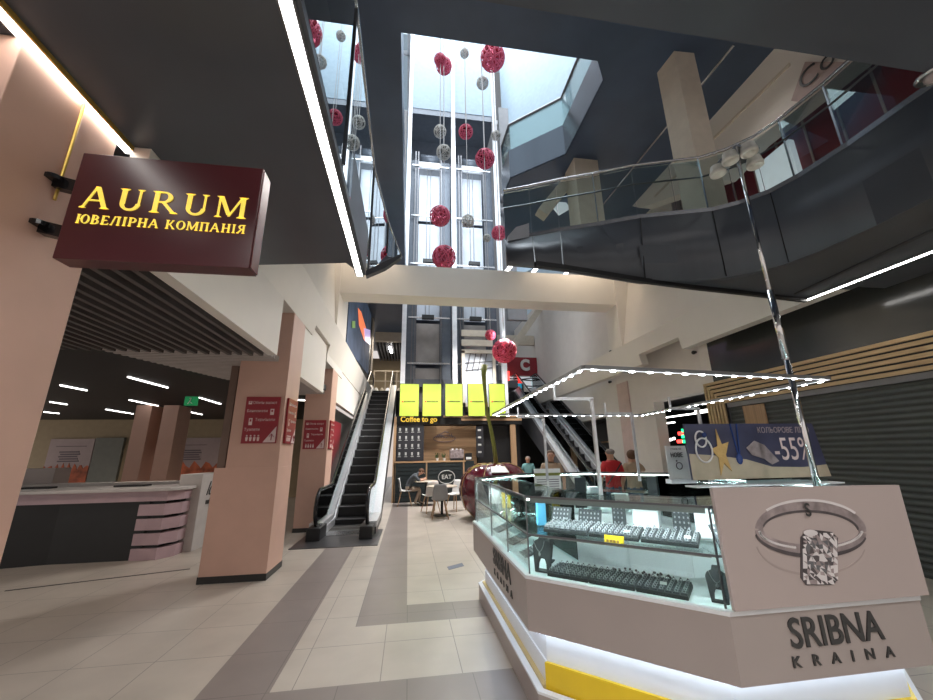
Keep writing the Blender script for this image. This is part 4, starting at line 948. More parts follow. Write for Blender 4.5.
for k in range(9): tube(b, [c0+V((-.4+k*.09,0,.02)), c0+V((-.3+k*.07,0,.1+.1*math.sin(k))), c0+V((-.2+k*.06,0,.05))], .012, 5)
tube(b, [c0+V((-.15,0,.15)), c0+V((0,0,.26)), c0+V((.2,0,.2))], .012, 5)
obj('emblem', b, 'textgrey', CF)
b = bm_(); box(b, L_, 4.2, YC-.02, YC+.3, 2.62, 2.95); obj('fascia', b, 'black', CF)
for k, (x0, x1, z) in enumerate(((1.25,4.2,2.90),(1.6,4.2,2.78))):
    b = bm_(); box(b, x0+.3*k, x1, YC-.05, YC-.02, z-.03, z+.05); obj('fascia_slat', b, 'wood', CF)
b = text('Coffee to go', .27, .01, .95, .006, align='LEFT'); put(b, V((-.30,YC-.04,2.80)), *FR); obj('lettering', b, 'coffeeyellow', CF)
b = bm_(); box(b, 2.6, 4.2, YC+.4, YC+.45, 0, 2.62); obj('dark_partition', b, 'black', CF)
b = bm_(); box(b, 3.75, 3.95, YC, YC+.1, 0, 2.62); obj('wood_post', b, 'woodv', CF)
b = bm_(); box(b, 2.45, 2.72, YC+.02, YC+.05, 1.45, 2.55); o = obj('menu_board', b, 'menuboard', CF)
b = bm_(); [box(b, 2.52, 2.64, YC+.014, YC+.02, 1.6+k*.26, 1.66+k*.26) for k in range(4)]; obj('menu_items', b, 'chalk', o)
b = bm_(); box(b, -.6, 6.3, 17.5, 17.7, 0, 4.4); struct('wall_back.001', b, 'black')
b = bm_(); box(b, -.35, 4.3, 14.6, 17.5, 4.1, 4.4); struct('ceiling.009', b, 'darkslab')
# coffee equipment
t = thing('espresso_machine', 'steel espresso machine standing on the coffee counter', 'coffee machine', (1.75,YC+.3,1.35))
b = bm_(); box(b, 1.5, 2.0, YC+.12, YC+.45, 1.42, 1.72); obj('body', b, 'ringsilver', t, bevel=.01)
b = bm_(); box(b, 1.52, 1.98, YC+.05, YC+.45, 1.35, 1.42); obj('drip_tray', b, 'black', t)
b = bm_(); [lathe(b, [(.03,0),(.035,.05),(.0,.05)], (1.6+k*.15,YC+.2,1.72), 12) for k in range(3)]; obj('cups', b, 'paper', t)
for i, (x, lab) in enumerate(((1.05,'small potted plant at the left of the espresso machine on the coffee counter'),(1.3,'bushy potted plant next to the espresso machine'))):
    t = thing('potted_plant', lab, 'plant', (x,YC+.2,1.35))
    b = bm_(); lathe(b, [(.04,0),(.055,.09),(.045,.09)], (x,YC+.2,1.35), 14); obj('pot', b, 'paper', t)
    b = bm_(); rr = random.Random(i)
    for k in range(30):
        a0 = rr.random()*2*PI; r_ = rr.random()*.11; q = V((x+r_*math.cos(a0), YC+.2+r_*math.sin(a0), 1.45+rr.random()*.17)); prism(b, [V((x,YC+.2,1.43)), q, q+V((.02,.01,.02))], (.002,.004,.001))
    obj('foliage', b, 'plant', t)
t = thing('pastry_case', 'dark pastry case with white labels on the coffee counter right end', 'display', (2.0,YC+.25,1.35))
# replace with sign on counter
b = bm_(); box(b, 2.06, 2.3, YC+.1, YC+.3, 1.35, 1.6); obj('body', b, 'black', t); b = bm_(); box(b, 2.08, 2.28, YC+.095, YC+.1, 1.38, 1.46); obj('label_strip', b, 'paper', t)
t = thing('neon_sign', 'round wire sign reading EAT on the dark slatted coffee counter', 'sign', (1.12,YC-.05,.8))
b = bm_(); tube(b, [(1.36+.29*math.cos(k*PI/12), YC-.05, .80+.22*math.sin(k*PI/12)) for k in range(24)], .014, 6, True); obj('hoop', b, 'chalk', t)
b = text('EAT', .2, .006, 1, .003); put(b, V((1.36,YC-.06,.80)), *FR); obj('lettering', b, 'chalk', t)
# green screens
for i, (u0, u1) in enumerate(((400.4,418.4),(423,441),(445.4,462.6),(468,485),(489,505.6))):
    a, c = by(u0,384,13.7), by(u1,416,13.7)
    t = thing('advertising_screen', ['leftmost lime green screen above the coffee lettering', 'second lime green screen from the left above the coffee stand', 'middle lime green screen of the row of five', 'fourth lime green screen, left of the cherry stem', 'rightmost lime green screen, crossed by the kiosk light frame'][i], 'screen', ((a.x+c.x)/2,13.7,c.z), 0, 'lime green screens over the coffee stand')
    b = bm_(); box(b, a.x-.02, c.x+.02, 13.7, 13.76, c.z-.02, a.z+.02); obj('casing', b, 'black', t)
    b = bm_(); box(b, a.x, c.x, 13.69, 13.70, c.z, a.z); obj('display', b, 'green_screen', t)
    zc = (a.z+c.z)/2-.06
    b = bm_(); ball(b, (a.x+.1,13.685,zc), .03, sy=.2, n=10); obj('red_dot', b, 'screen_red', t)
    b = bm_(); [box(b, a.x+.15+k*.045, a.x+.18+k*.045, 13.68, 13.69, zc-.02, zc+.02) for k in range(9)]; obj('lettering', b, 'screen_dark', t)
# tower
YT = 14.1
TW = thing('lift_tower', 'tall twin glazed lift tower with white mullions rising behind the coffee stand', 'lift shaft', (1.6,YT,0))
def X_(u, v=300, y=YT): return by(u, v, y).x
xl, xm, xr = by(403.8,340,YT).x, by(454.5,340,YT).x, by(503,340,YT).x
for x in (xl, xm, xr):
    b = bm_(); box(b, x-.085, x+.085, YT-.12, YT+.12, 2.95, 24); obj('mullion', b, 'towerwhite', TW)
b = bm_(); box(b, xl, xr, YT+1.6, YT+1.7, 3.0, 16.7); obj('back_wall', b, 'towergrey', TW)
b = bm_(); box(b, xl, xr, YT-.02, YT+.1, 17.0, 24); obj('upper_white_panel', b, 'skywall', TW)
b = bm_(); box(b, xl, xr, YT, YT+1.7, 16.7, 17); obj('shaft_ceiling', b, 'towergrey', TW)
for s0, s1 in ((xl, xm), (xm, xr)):
    w = s1-s0
    b = bm_(); box(b, s0+.10, s0+.42, YT+.55, YT+.7, 3, 14.6); obj('guide_frame', b, 'towergrey', TW)
    b = bm_(); box(b, s0+w-.45, s0+w-.1, YT+.55, YT+.7, 3, 14.6); obj('guide_frame', b, 'towergrey', TW)
    for x in (s0+.3, s0+.42, s0+w-.5):
        b = bm_(); bar(b, (x,YT+.45,3), (x,YT+.45,15), .05, .05); obj('guide_rail', b, 'darksteel', TW)
    z = 3.2
    zs = [3.1, 5.0, 6.9, 9.3, 11.6, 14.2]
    for k in range(5):
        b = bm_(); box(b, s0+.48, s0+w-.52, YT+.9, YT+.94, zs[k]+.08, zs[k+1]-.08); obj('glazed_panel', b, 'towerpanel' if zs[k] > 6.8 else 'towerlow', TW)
        b = bm_(); bar(b, (s0+.15,YT+.4,zs[k+1]), (s0+w-.15,YT+.4,zs[k+1]), .06, .06); obj('cross_bar', b, 'steel', TW)
    b = bm_(); box(b, s0+w*.35, s0+w*.6, YT+.3, YT+.5, 6.85, 7.0); box(b, s0+w*.35, s0+w*.6, YT+.3, YT+.5, 9.35, 9.5); obj('bracket', b, 'black', TW)
    b = bm_(); tube(b, [(s0+.5,YT+.8,14.9),(s0+w-.55,YT+.8,14.9)], .22, 14); obj('hoist_drum', b, 'towergrey', TW, smooth=True)
    b = bm_(); box(b, s0+.15, s0+w-.15, YT+.6, YT+.7, 14.3, 14.6); obj('hoist_beam', b, 'towerwhite', TW)
    for dx in (.85, 1.0): 
        b = bm_(); tube(b, [(s0+dx,YT+.85,7),(s0+dx,YT+.85,14.9)], .012, 6); obj('cable', b, 'grey', TW)
# lift car (right bay, low)
t = thing('lift_car', 'pale framed glass lift car in the right bay just above the green screens', 'lift', ((xm+xr)/2,YT+.3,3.6))
a0 = xm+.3; a1 = xr-.3
b = bm_(); box(b, a0, a1, YT+.15, YT+.2, 3.3, 3.45); box(b, a0, a0+.12, YT+.15, YT+.2, 3.3, 5.5); box(b, a1-.12, a1, YT+.15, YT+.2, 3.3, 5.5); box(b, a0, a1, YT+.15, YT+.2, 5.4, 5.55); obj('door_frame', b, 'cream', t)
b = bm_(); box(b, a0+.12, a1-.12, YT+.24, YT+.26, 3.4, 5.4); obj('window', b, 'towerpanel', t)
b = bm_()
for k in range(4): bar(b, (a0+.2+k*.22,YT+.2,4.7), (a0+.35+k*.22,YT+.2,5.4), .03, .02)
bar(b, (a0+.12,YT+.2,4.7), (a1-.12,YT+.2,4.85), .04, .02); bar(b, (a0+.12,YT+.2,5.0), (a1-.12,YT+.2,5.1), .04, .02); obj('roof_bars', b, 'darkgrey', t)
for z in (5.7, 6.1): 
    b = bm_(); box(b, a0, a1-.1, YT+.12, YT+.2, z, z+.25); obj('top_panel', b, 'cream', t)
# ---------------------------------------------------------------- BACKGROUND LEFT of tower (level 2/3)
YB2 = 20
b = bm_(); box(b, -1.9, .6, YB2, YB2+.3, 7.5, 8.25); struct(T(), b, 'cream')
b = bm_(); box(b, -1.9, .6, YB2+.3, YB2+6, 7.5, 7.6); struct('ceiling.010', b, 'ceilblack')
ct = thing('slatted_ceiling', 'far grey slatted ceiling above the top of the left escalator', 'ceiling slats', (-1,22,7.4))
for k in range(14):
    b = bm_(); box(b, -1.9+k*.18, -1.84+k*.18, YB2+.3, YB2+4, 7.36, 7.5); obj('slat', b, 'grey', ct)
b = bm_(); bar(b, (-1.15,20.6,7.33), (-1.1,21.8,7.33), .12, .05); tag(obj('strip_light', b, 'strip'), 'short bright strip light on the far slatted ceiling above the left escalator', 'light')
b = bm_(); box(b, -2.4, 1, YB2+4, YB2+4.2, 4.4, 7.5); struct('wall_back.002', b, 'beige')
b = bm_(); box(b, -2.0, 1, 17.9, 26, 4.2, 4.4); struct('floor.001', b, 'grey')
b = bm_(); box(b, -2.6, .6, YB2+2, YB2+2.1, 8.25, 14); struct('wall_back.003', b, 'darkslab')
t = thing('glass_balustrade', 'glass and white rail balustrade of the floor above the left escalator', 'balustrade', (-.8,YB2,8.25))
b = bm_(); box(b, -1.8, .5, YB2+.1, YB2+.115, 8.25, 9.2); obj('glass_pane', b, 'railglass', t)
b = bm_(); tube(b, [(-1.8,YB2+.1,9.22),(.5,YB2+.1,9.22)], .03, 8); obj('handrail', b, 'steel', t)
b = bm_(); tube(b, [(-1.05,YB2-.1,8.3),(-1.05,YB2-.1,9.3),(-1.12,YB2-.1,9.5)], .04, 8); obj('white_pipe', b, 'towerwhite', t)
# shoppers rail/goods at top of left escalator
t = thing('shop_rack', 'rack of pale goods behind the top of the left escalator', 'rack', (-1.2,20.5,4.4))
b = bm_()
for x in (-1.9,-1.3,-.7,-.2): bar(b, (x,20.5,4.4), (x,20.5,6.0), .05, .05)
bar(b, (-1.9,20.5,5.95), (-.2,20.5,5.95), .06, .06); bar(b, (-1.9,20.5,5.4), (-.2,20.5,5.4), .04, .04); obj('frame', b, 'cream', t)
for k in range(6):
    b = bm_(); ball(b, (-1.75+k*.3,20.4,4.75), .14, sz=2.0, n=10); obj('bag', b, ('paper','cream','storewhite')[k % 3], t)
# video screen on left wall
t = thing('video_screen', 'tall colourful video screen on the left wall above the escalator', 'screen', (-1.8,12.5,4.5))
b = bm_(); prism(b, [(XL,10.76,4.47),(XL,17.6,4.47),(XL,17.6,7.9),(XL,10.76,7.9)], (-.08,0,0)); obj('backing', b, 'black', t)
b = bm_(); prism(b, [(XL+.0,10.8,4.6),(XL,16.8,5.0),(XL,16.8,7.8),(XL,10.8,7.2)], (.02,0,0)); obj('display', b, 'tvblue', t)
b = bm_(); prism(b, [bx(358,308,XL+.03),bx(361,312,XL+.03),bx(367,332,XL+.03),bx(370,345,XL+.03),bx(364,340,XL+.03),bx(359,325,XL+.03)], (.01,0,0)); obj('orange_figure', b, 'tvorange', t)
b = bm_(); prism(b, [bx(364,328,XL+.05),bx(370,330,XL+.05),bx(370,345,XL+.05),bx(365,341,XL+.05)], (.01,0,0)); obj('lilac_figure', b, 'tvlilac', t)
b = bm_(); prism(b, [bx(352,321,XL+.05),bx(355,321,XL+.05),bx(355,328,XL+.05),bx(352,328,XL+.05)], (.01,0,0)); obj('green_figure', b, 'tvgreen', t)
b = bm_(); box(b, XL-.3, XL+.03, 17.65, 18.4, 4.46, 7.95); struct(T(), b, 'cream')
# right of tower
b = bm_(); box(b, 3.6, 7, 22, 22.2, 0, 30); struct('wall_back.004', b, 'grey')
b = bm_(); box(b, 3.75, 6.4, 18.3, 18.5, 7.0, 7.5); struct(T(), b, 'cream')
b = bm_(); bar(b, (4.2,17,5.6), (6.4,17,8.6), .2, .3); struct(T(), b, 'cream')
t = thing('shop_sign', 'red shop sign with a white letter C at the top of the right escalator', 'sign', (5.5,18.2,5.3))
a = by(506,357,18.2); c = by(540,376,18.2)
b = bm_(); box(b, a.x, c.x, 18.2, 18.3, c.z, a.z); obj('panel', b, 'redsign', t)
b = text('C', .75, .02, .9, .04); q = by(525,365.5,18.15); put(b, q, *FR); obj('lettering', b, 'paper', t)
a = by(506,376,18.2); c = by(540,395,18.2)
t = thing('shop_display', 'bright striped shop window under the red sign at the top of the right escalator', 'shop window', ((a.x+c.x)/2,18.2,c.z))
b = bm_(); box(b, a.x, c.x, 18.35, 18.4, c.z-.3, a.z); obj('window', b, 'storewhite', t)
b = bm_()
for k in range(6): bar(b, (a.x, 18.3, c.z+k*.17), (c.x, 18.3, c.z+.25*math.sin(k*2)+k*.17), .06, .05)
obj('bars', b, 'darkgrey', t)
a = by(507,373,18.0); b = bm_(); box(b, a.x-.06, a.x+.12, 18.0, 18.05, 4.9, 5.5); tag(obj('neon_strip', b, 'ledred'), 'glowing red vertical strip right of the green screens', 'sign')
b = bm_(); box(b, a.x-.06, a.x+.12, 18.0, 18.05, 4.65, 4.9); tag(obj('neon_strip', b, 'ledcyan'), 'glowing blue stub under the red strip right of the green screens', 'sign')
b = bm_(); w0, w1 = by(497,80,14.6), by(513,80,14.6); box(b, w0.x, w1.x, 14.6, 14.8, 7, 18.2); struct(T(), b, 'grey')
b = bm_(); w0, w1 = by(403,100,14.5), by(410,100,14.5); box(b, w0.x-.6, w1.x-.1, 14.5, 14.7, 9, 17.2); struct(T(), b, 'grey')
# pipes / ducts beside tower high
for z, lab in ((15.0,'lower'),(15.7,'upper')):
    b = bm_(); tube(b, [(3.6,14.35,z-3),(4.35,14.35,z-3)], .2, 14); tag(obj('duct', b, 'grey', smooth=True), '%s grey round duct right of the lift tower near the skylight' % lab, 'duct')
# high ceiling strips seen through gap above beam
for i, (u0, v0, u1, v1) in enumerate(((506,272,513,263.5),(531,275,537.5,267),(563,277,569,270))):
    p, q = bz(u0,v0,7.95), bz(u1,v1,7.95); b = bm_(); bar(b, p, q, .12, .05); tag(obj('strip_light', b, 'strip2'), ['left', 'middle', 'right'][i]+' small white ceiling light in the gap between the landing and the cross beam', 'light')
# bright atrium upper walls + skylight
b = bm_(); box(b, -6, -.8, 14.2, 14.4, 9, 30); struct('wall_back.005', b, 'grey')
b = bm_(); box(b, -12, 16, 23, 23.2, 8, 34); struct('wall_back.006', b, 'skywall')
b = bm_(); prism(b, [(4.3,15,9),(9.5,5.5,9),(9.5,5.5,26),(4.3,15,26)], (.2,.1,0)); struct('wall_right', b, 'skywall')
t = thing('skylight_frame', 'white skylight glazing bars high over the atrium', 'skylight', (1.5,9,24))
for k in range(5):
    b = bm_(); box(b, -3+k*2.4, -2.85+k*2.4, 4, 23, 24, 24.4); obj('rafter', b, 'towerwhite', t)
for k in range(5):
    b = bm_(); box(b, -5, 9, 5+k*4, 5.1+k*4, 24, 24.3); obj('purlin', b, 'towerwhite', t)
# level 2 right upper: white fascia, pillars, red wall
t0 = bx(774,49,5.85); 
b = bm_(); prism(b, [bx(774,49,5.85), bx(624,204,5.85), bx(640,208,5.85), bx(720,180,5.85), bx(752,144,5.85), bx(850,62,5.85), bx(860,50,5.85)], (.35,0,0)); struct(T(), b, 'white')
b = bm_(); bar(b, bx(790,64,5.84), bx(655,196,5.84), .03, .05); struct(T(), b, 'cream')
b = bm_(); prism(b, [bx(792,101,5.83), bx(806,62,5.83), bx(850,62,5.83), bx(800,102,5.83)], (-.02,0,0)); 
lp_ = thing('logo_panel', 'pinkish panel with dark curved letters on the upper white fascia', 'sign', bx(800,95,5.83)); obj('panel', b, 'logopink', lp_)
b = text('Co', .42, .004, 1.0, -.002); put(b, bx(816,70,5.80), (0,-1,0), (0,0,1)); obj('lettering', b, 'letterdark', lp_)
pp = [bz(657,73,Z3), bz(674,51,Z3), bz(694,53,Z3)]
b = bm_(); w0 = pp[2].x-pp[1].x
prism(b, [(pp[0].x,pp[0].y,4.65),(pp[1].x,pp[1].y,4.65),(pp[2].x,pp[2].y,4.65),(pp[2].x-.04,pp[0].y,4.65)], (0,0,Z3-4.65))
tag(obj('column', b, 'cream'), 'pale square upper floor column above the curved landing', 'column')
b = bm_(); p, q = bz(572,161,Z3), bz(597,161,Z3); box(b, p.x, q.x, p.y-.1, p.y+.4, 6.1, Z3)
tag(obj('column', b, 'cream'), 'distant pale upper floor column beside the folded white brace', 'column')
b = bm_(); bar(b, by(541,215,7.2), by(583,163,7.2), .25, .25); tag(obj('brace', b, 'cream'), 'folded white diagonal brace leaning against the distant upper column', 'brace')
b = bm_(); prism(b, [(6.7,1.3,4.65),(6.7,10.5,4.65),(6.7,10.5,8),(6.7,1.3,8)], (.2,0,0)); struct('wall_right', b, 'redwall')
t = thing('shop_window', 'red shop front with pale vertical lines behind the curved glass balustrade', 'shop window', (6.68,3,4.65))
for k in range(17):
    y = 1.4+k*.5; b = bm_(); box(b, 6.67, 6.69, y, y+.03, 4.7, 7.9); obj('mullion', b, 'logopink', t)
b = bm_(); box(b, 6.55, 6.66, 4.6, 5.3, 4.7, 6.9); obj('white_display', b, 'storewhite', t)
for i, (u, v) in enumerate(((575,175),(590,168),(605,158),(583,196),(560,205))):
    p = by(u, v, 8.2); b = bm_(); box(b, p.x-.2, p.x+.2, 8.2, 8.25, p.z-.22, p.z+.22); b.transform(Matrix.Translation(p) @ Matrix.Rotation(-.6,4,'Y') @ Matrix.Translation(-p))  # glowing panes stand in for shop reflections in the glass
    tag(obj('reflection_pane', b, 'storewhite' if i != 1 else 'tvgreen'), 'tilted glowing pane imitating a shop reflection beyond the curved landing', 'display', 'glowing panes imitating shop reflections')
b = bm_(); tube(b, [bx(734,45,5.0), bx(600,208,5.0)], .02, 6); tag(obj('diagonal_rail', b, 'steel'), 'thin diagonal steel rail left of the upper pale column', 'rail')
# ---------------------------------------------------------------- BALLS
def yarn_ball(name, mm, seed):
    rr = random.Random(seed); b = bm_()
    for k in range(26):
        ax_ = V((rr.uniform(-1,1), rr.uniform(-1,1), rr.uniform(-1,1))).normalized(); u = ax_.orthogonal().normalized(); w = ax_.cross(u)
        off = rr.uniform(-.35,.35); r_ = math.sqrt(1-off*off)
        tube(b, [ax_*off+(u*math.cos(i*PI/12)+w*math.sin(i*PI/12))*r_ for i in range(24)], .035, 4, True)
    return b
BL = [(440,59.8,4.8,1),(444,66,6.4,1),(464.5,53.4,3.6,0),(492.6,57.8,9.8,1),(482.5,83,5,0),(440,131.6,5.5,0),(443.7,152.4,6.6,0),(465.8,131.8,6.2,1),(496,135.7,4.2,0),(485,158.8,8.8,1),(439.9,216.1,9.8,1),(444,257,11.6,1),(468,221,6.2,0),(487,237.9,3.8,0),(499,233,7.2,1),(490.4,335,5.4,1),(504.4,351,12.2,1)]
BLAB = ['small pink yarn ball behind a larger one near the top left of the skylight','pink yarn ball overlapping a smaller one at the top left of the skylight','small grey yarn ball highest between the pink ones','largest pink yarn ball at the top of the atrium','grey yarn ball below the topmost large pink one','upper grey yarn ball of the stacked pair in front of the left lift bay','lower grey yarn ball of the stacked pair in front of the left lift bay','pink yarn ball at the top of the right lift bay beside two grey ones','small grey yarn ball at the right edge of the lift tower','pink yarn ball in the upper right lift bay','pink and white yarn ball midway up the left lift bay','large red yarn ball just above the cross beam','grey openwork yarn ball midway up the right lift bay','small pale yarn ball low in the right lift bay','red yarn ball at the right mullion above the cross beam','small red yarn ball hanging below the cross beam','large red yarn ball hanging lowest below the cross beam']
protoP = {}
ym = {}
for s in (0, 1):
    b = yarn_ball('x', None, 5+s); me = bpy.data.meshes.new('yarn'); b.to_mesh(me); b.free(); me.materials.append(M['ballpink' if s else 'ballgrey']); ym[s] = me
b = bm_(); tube(b, [(0,0,1),(0,0,2)], .01, 5); sm_ = bpy.data.meshes.new('cord'); b.to_mesh(sm_); b.free(); sm_.materials.append(M['string'])
b = bm_(); ball(b, (0,0,0), .86, n=14); core = {}
for s in (0, 1):
    cm_ = bpy.data.meshes.new('core'); b.to_mesh(cm_); cm_.materials.append(M['ballpink' if s else 'ballgrey']); core[s] = cm_
b.free()
glassmat('meshpink', (.75,.35,.42), 1.0, 0); glassmat('meshgrey', (.7,.7,.68), 1.0, 0)
core[0].materials[0] = M['meshgrey']; core[1].materials[0] = M['meshpink']
for i, (u, v, r, s) in enumerate(BL):
    y = 11.2+(i*37 % 10)*.14
    p = by(u, v, y); rw = r*(RM.transposed() @ (p-CAM)).length/F*.97
    t = thing('yarn_ball', BLAB[i], 'hanging ball', p, i*.7, 'hanging yarn balls in the atrium')
    o = bpy.data.objects.new('shell', ym[s]); C.objects.link(o); o.parent = t; o.scale = (rw,)*3
    o = bpy.data.objects.new('core', core[s]); C.objects.link(o); o.parent = t; o.scale = (rw,)*3
    b = bm_(); tube(b, [(p.x,p.y,p.z+rw*.9),(p.x,p.y,24)], .012, 5); obj('cord', b, 'string', t)
# ---------------------------------------------------------------- GIANT CHERRY
cc = V((2.24,10.15,0))
t = thing('giant_cherry', 'giant glossy dark red cherry bench sculpture with a tall green stem and gold ribs', 'sculpture', cc)
b = bm_(); prof = [(.25,0),(.6,.06),(.82,.28),(.92,.58),(.93,.75),(.86,1.0),(.68,1.22),(.45,1.33),(.22,1.34),(.08,1.26),(.0,1.24)]
lathe(b, prof, cc, 48); obj('body', b, 'cherry', t, smooth=True)
for k in range(8):
    a0 = k*PI/4+.25; pts = [cc+V(((r+.008)*math.cos(a0), (r+.008)*math.sin(a0), z)) for r, z in prof[1:-1]]
    b = bm_(); tube(b, pts, .006, 6); obj('gold_rib', b, 'goldrib', t)
b = bm_(); prism(b, [cc+V((-.25,-.80,1.13)), cc+V((.18,-.82,1.13)), cc+V((.12,-.62,1.26)), cc+V((-.22,-.6,1.26))], (0,-.01,.015)); obj('label', b, 'paper', t)
st = [(496.4,462),(494,446),(491,430),(487,412),(485,392),(483.6,375),(484.6,365)]
pts = [by(u, v, 10.15) for u, v in st]; pts[0] = V((pts[0].x, 10.15, 1.24))
b = bm_(); tube(b, pts, [.06,.055,.05,.045,.045,.065,.095], 12); obj('stem', b, 'stemgreen', t, smooth=True)
# ---------------------------------------------------------------- TABLES + CHAIRS
def make_table(label, loc, r=.38):
    t = thing('round_table', label, 'table', loc)
    b = bm_(); lathe(b, [(r-.01,0),(r,.008),(r,.022),(r-.01,.03)], (0,0,.72), 28); obj('tabletop', b, 'tabletop', t, world=False)
    b = bm_(); lathe(b, [(.035,.02),(.03,.72)], (0,0,0), 12); obj('pedestal', b, 'black', t, world=False)
    b = bm_(); lathe(b, [(.24,0),(.24,.012),(.04,.03)], (0,0,0), 24); obj('foot', b, 'black', t, world=False)
    return t
def make_chair(label, m, loc, rz):
    t = thing('shell_chair', label, 'chair', loc, rz)
    b = bm_(); N, K = 10, 12; grid = []
    for i in range(K):
        f = i/(K-1)
        if f < .45: y = .20-f/.45*.36; z = .44-.02*math.sin(f/.45*PI); hw = .20
        else:
            g = (f-.45)/.55; y = -.17-.07*g; z = .44+g*.40; hw = .20*(1-.25*g**3)
        row = []
        for j in range(N):
            s = -1+2*j/(N-1); row.append(b.verts.new((s*hw, y+(.05*s*s if f > .45 else 0), z+(.035*s*s if f < .5 else 0))))
        grid.append(row)
    for i in range(K-1):
        for j in range(N-1): b.faces.new([grid[i][j], grid[i][j+1], grid[i+1][j+1], grid[i+1][j]])
    o = obj('seat_shell', b, m, t, smooth=True, world=False); sd = o.modifiers.new('s', 'SOLIDIFY'); sd.thickness = .015
    for sx in (-1, 1):
        for sy in (-1, 1):
            b = bm_(); tube(b, [(sx*.12,sy*.12,.43),(sx*.21,sy*.22,0)], [.016,.011], 8); obj('leg', b, 'wood', t, world=False)
    return t
tb = bz(437,517,0)
make_table('round light wood cafe table with black pedestal nearest the camera', (tb.x+.15, tb.y+.25, 0), .42)
tb2 = bz(424,505,0); make_table('round cafe table where the seated man leans', (tb2.x+.05, tb2.y-.1, 0), .38)
tb.z = 0
make_chair('grey shell chair with its back to the camera at the nearest cafe table', 'chairgrey', (tb.x+.05, tb.y-.25, 0), 0)
make_chair('white shell chair tucked between the two cafe tables', 'chairwhite', (tb.x-.12, tb.y+.85, 0), .3)
make_chair('white shell chair under the seated man in grey', 'chairwhite', (tb2.x-.62, tb2.y-.05, 0), -PI/2)
make_chair('white shell chair behind the nearest cafe table facing the counter', 'chairwhite', (tb.x+.6, tb.y+1.0, 0), 2.4)
# ---------------------------------------------------------------- PEOPLE
def person(name, label, joints, edges, mats, zones, hair=None, loc=(0,0,0), rz=0, extra=None, cat='person'):
    """joints: name->(pos, radius); first joint is the root"""
    t = thing('person', label, cat, loc, rz)
    me = bpy.data.meshes.new('p'); ks = list(joints); idx = {k: i for i, k in enumerate(ks)}
    me.from_pydata([joints[k][0] for k in ks], [(idx[a], idx[c]) for a, c in edges], [])
    o = bpy.data.objects.new('tmp', me); C.objects.link(o)
    sk = o.modifiers.new('skin', 'SKIN'); sk.use_smooth_shade = True
    o.modifiers.new('sub', 'SUBSURF').levels = 2
    for i, k in enumerate(ks):
        r = joints[k][1]; me.skin_vertices[0].data[i].radius = (r, r) if not isinstance(r, tuple) else r
    me.skin_vertices[0].data[0].use_root = True
    dg = bpy.context.evaluated_depsgraph_get(); m2 = bpy.data.meshes.new_from_object(o.evaluated_get(dg)); bpy.data.objects.remove(o)
    m2.materials.clear()
    for x in mats: m2.materials.append(M[x])
    for p in m2.polygons: p.material_index = zones(p.center); p.use_smooth = True
    bo = bpy.data.objects.new('body', m2); C.objects.link(bo); bo.parent = t
    if hair:
        b = bm_(); ball(b, V(hair[0]), hair[1], 1, 1.05, hair[2], 16); obj('hair', b, hair[3], t, smooth=True, world=False)
    h = joints['head'][0]
    f = V(extra or (0,1,0)).normalized(); s = V((f.y,-f.x,0)); hc = V(h)
    b = bm_()
    for q in (-1, 1): ball(b, hc+f*.088+s*q*.032+V((0,0,.01)), .009, n=6)
    obj('eyes', b, 'black', t, world=False)
    b = bm_(); ball(b, hc+f*.10+V((0,0,-.018)), .014, sz=1.5, n=8); obj('nose', b, 'skin', t, world=False)
    b = bm_()
    for q in (-1, 1): ball(b, hc+s*q*.082, .02, sz=1.3, n=8)
    obj('ears', b, 'skin', t, world=False)
    return t
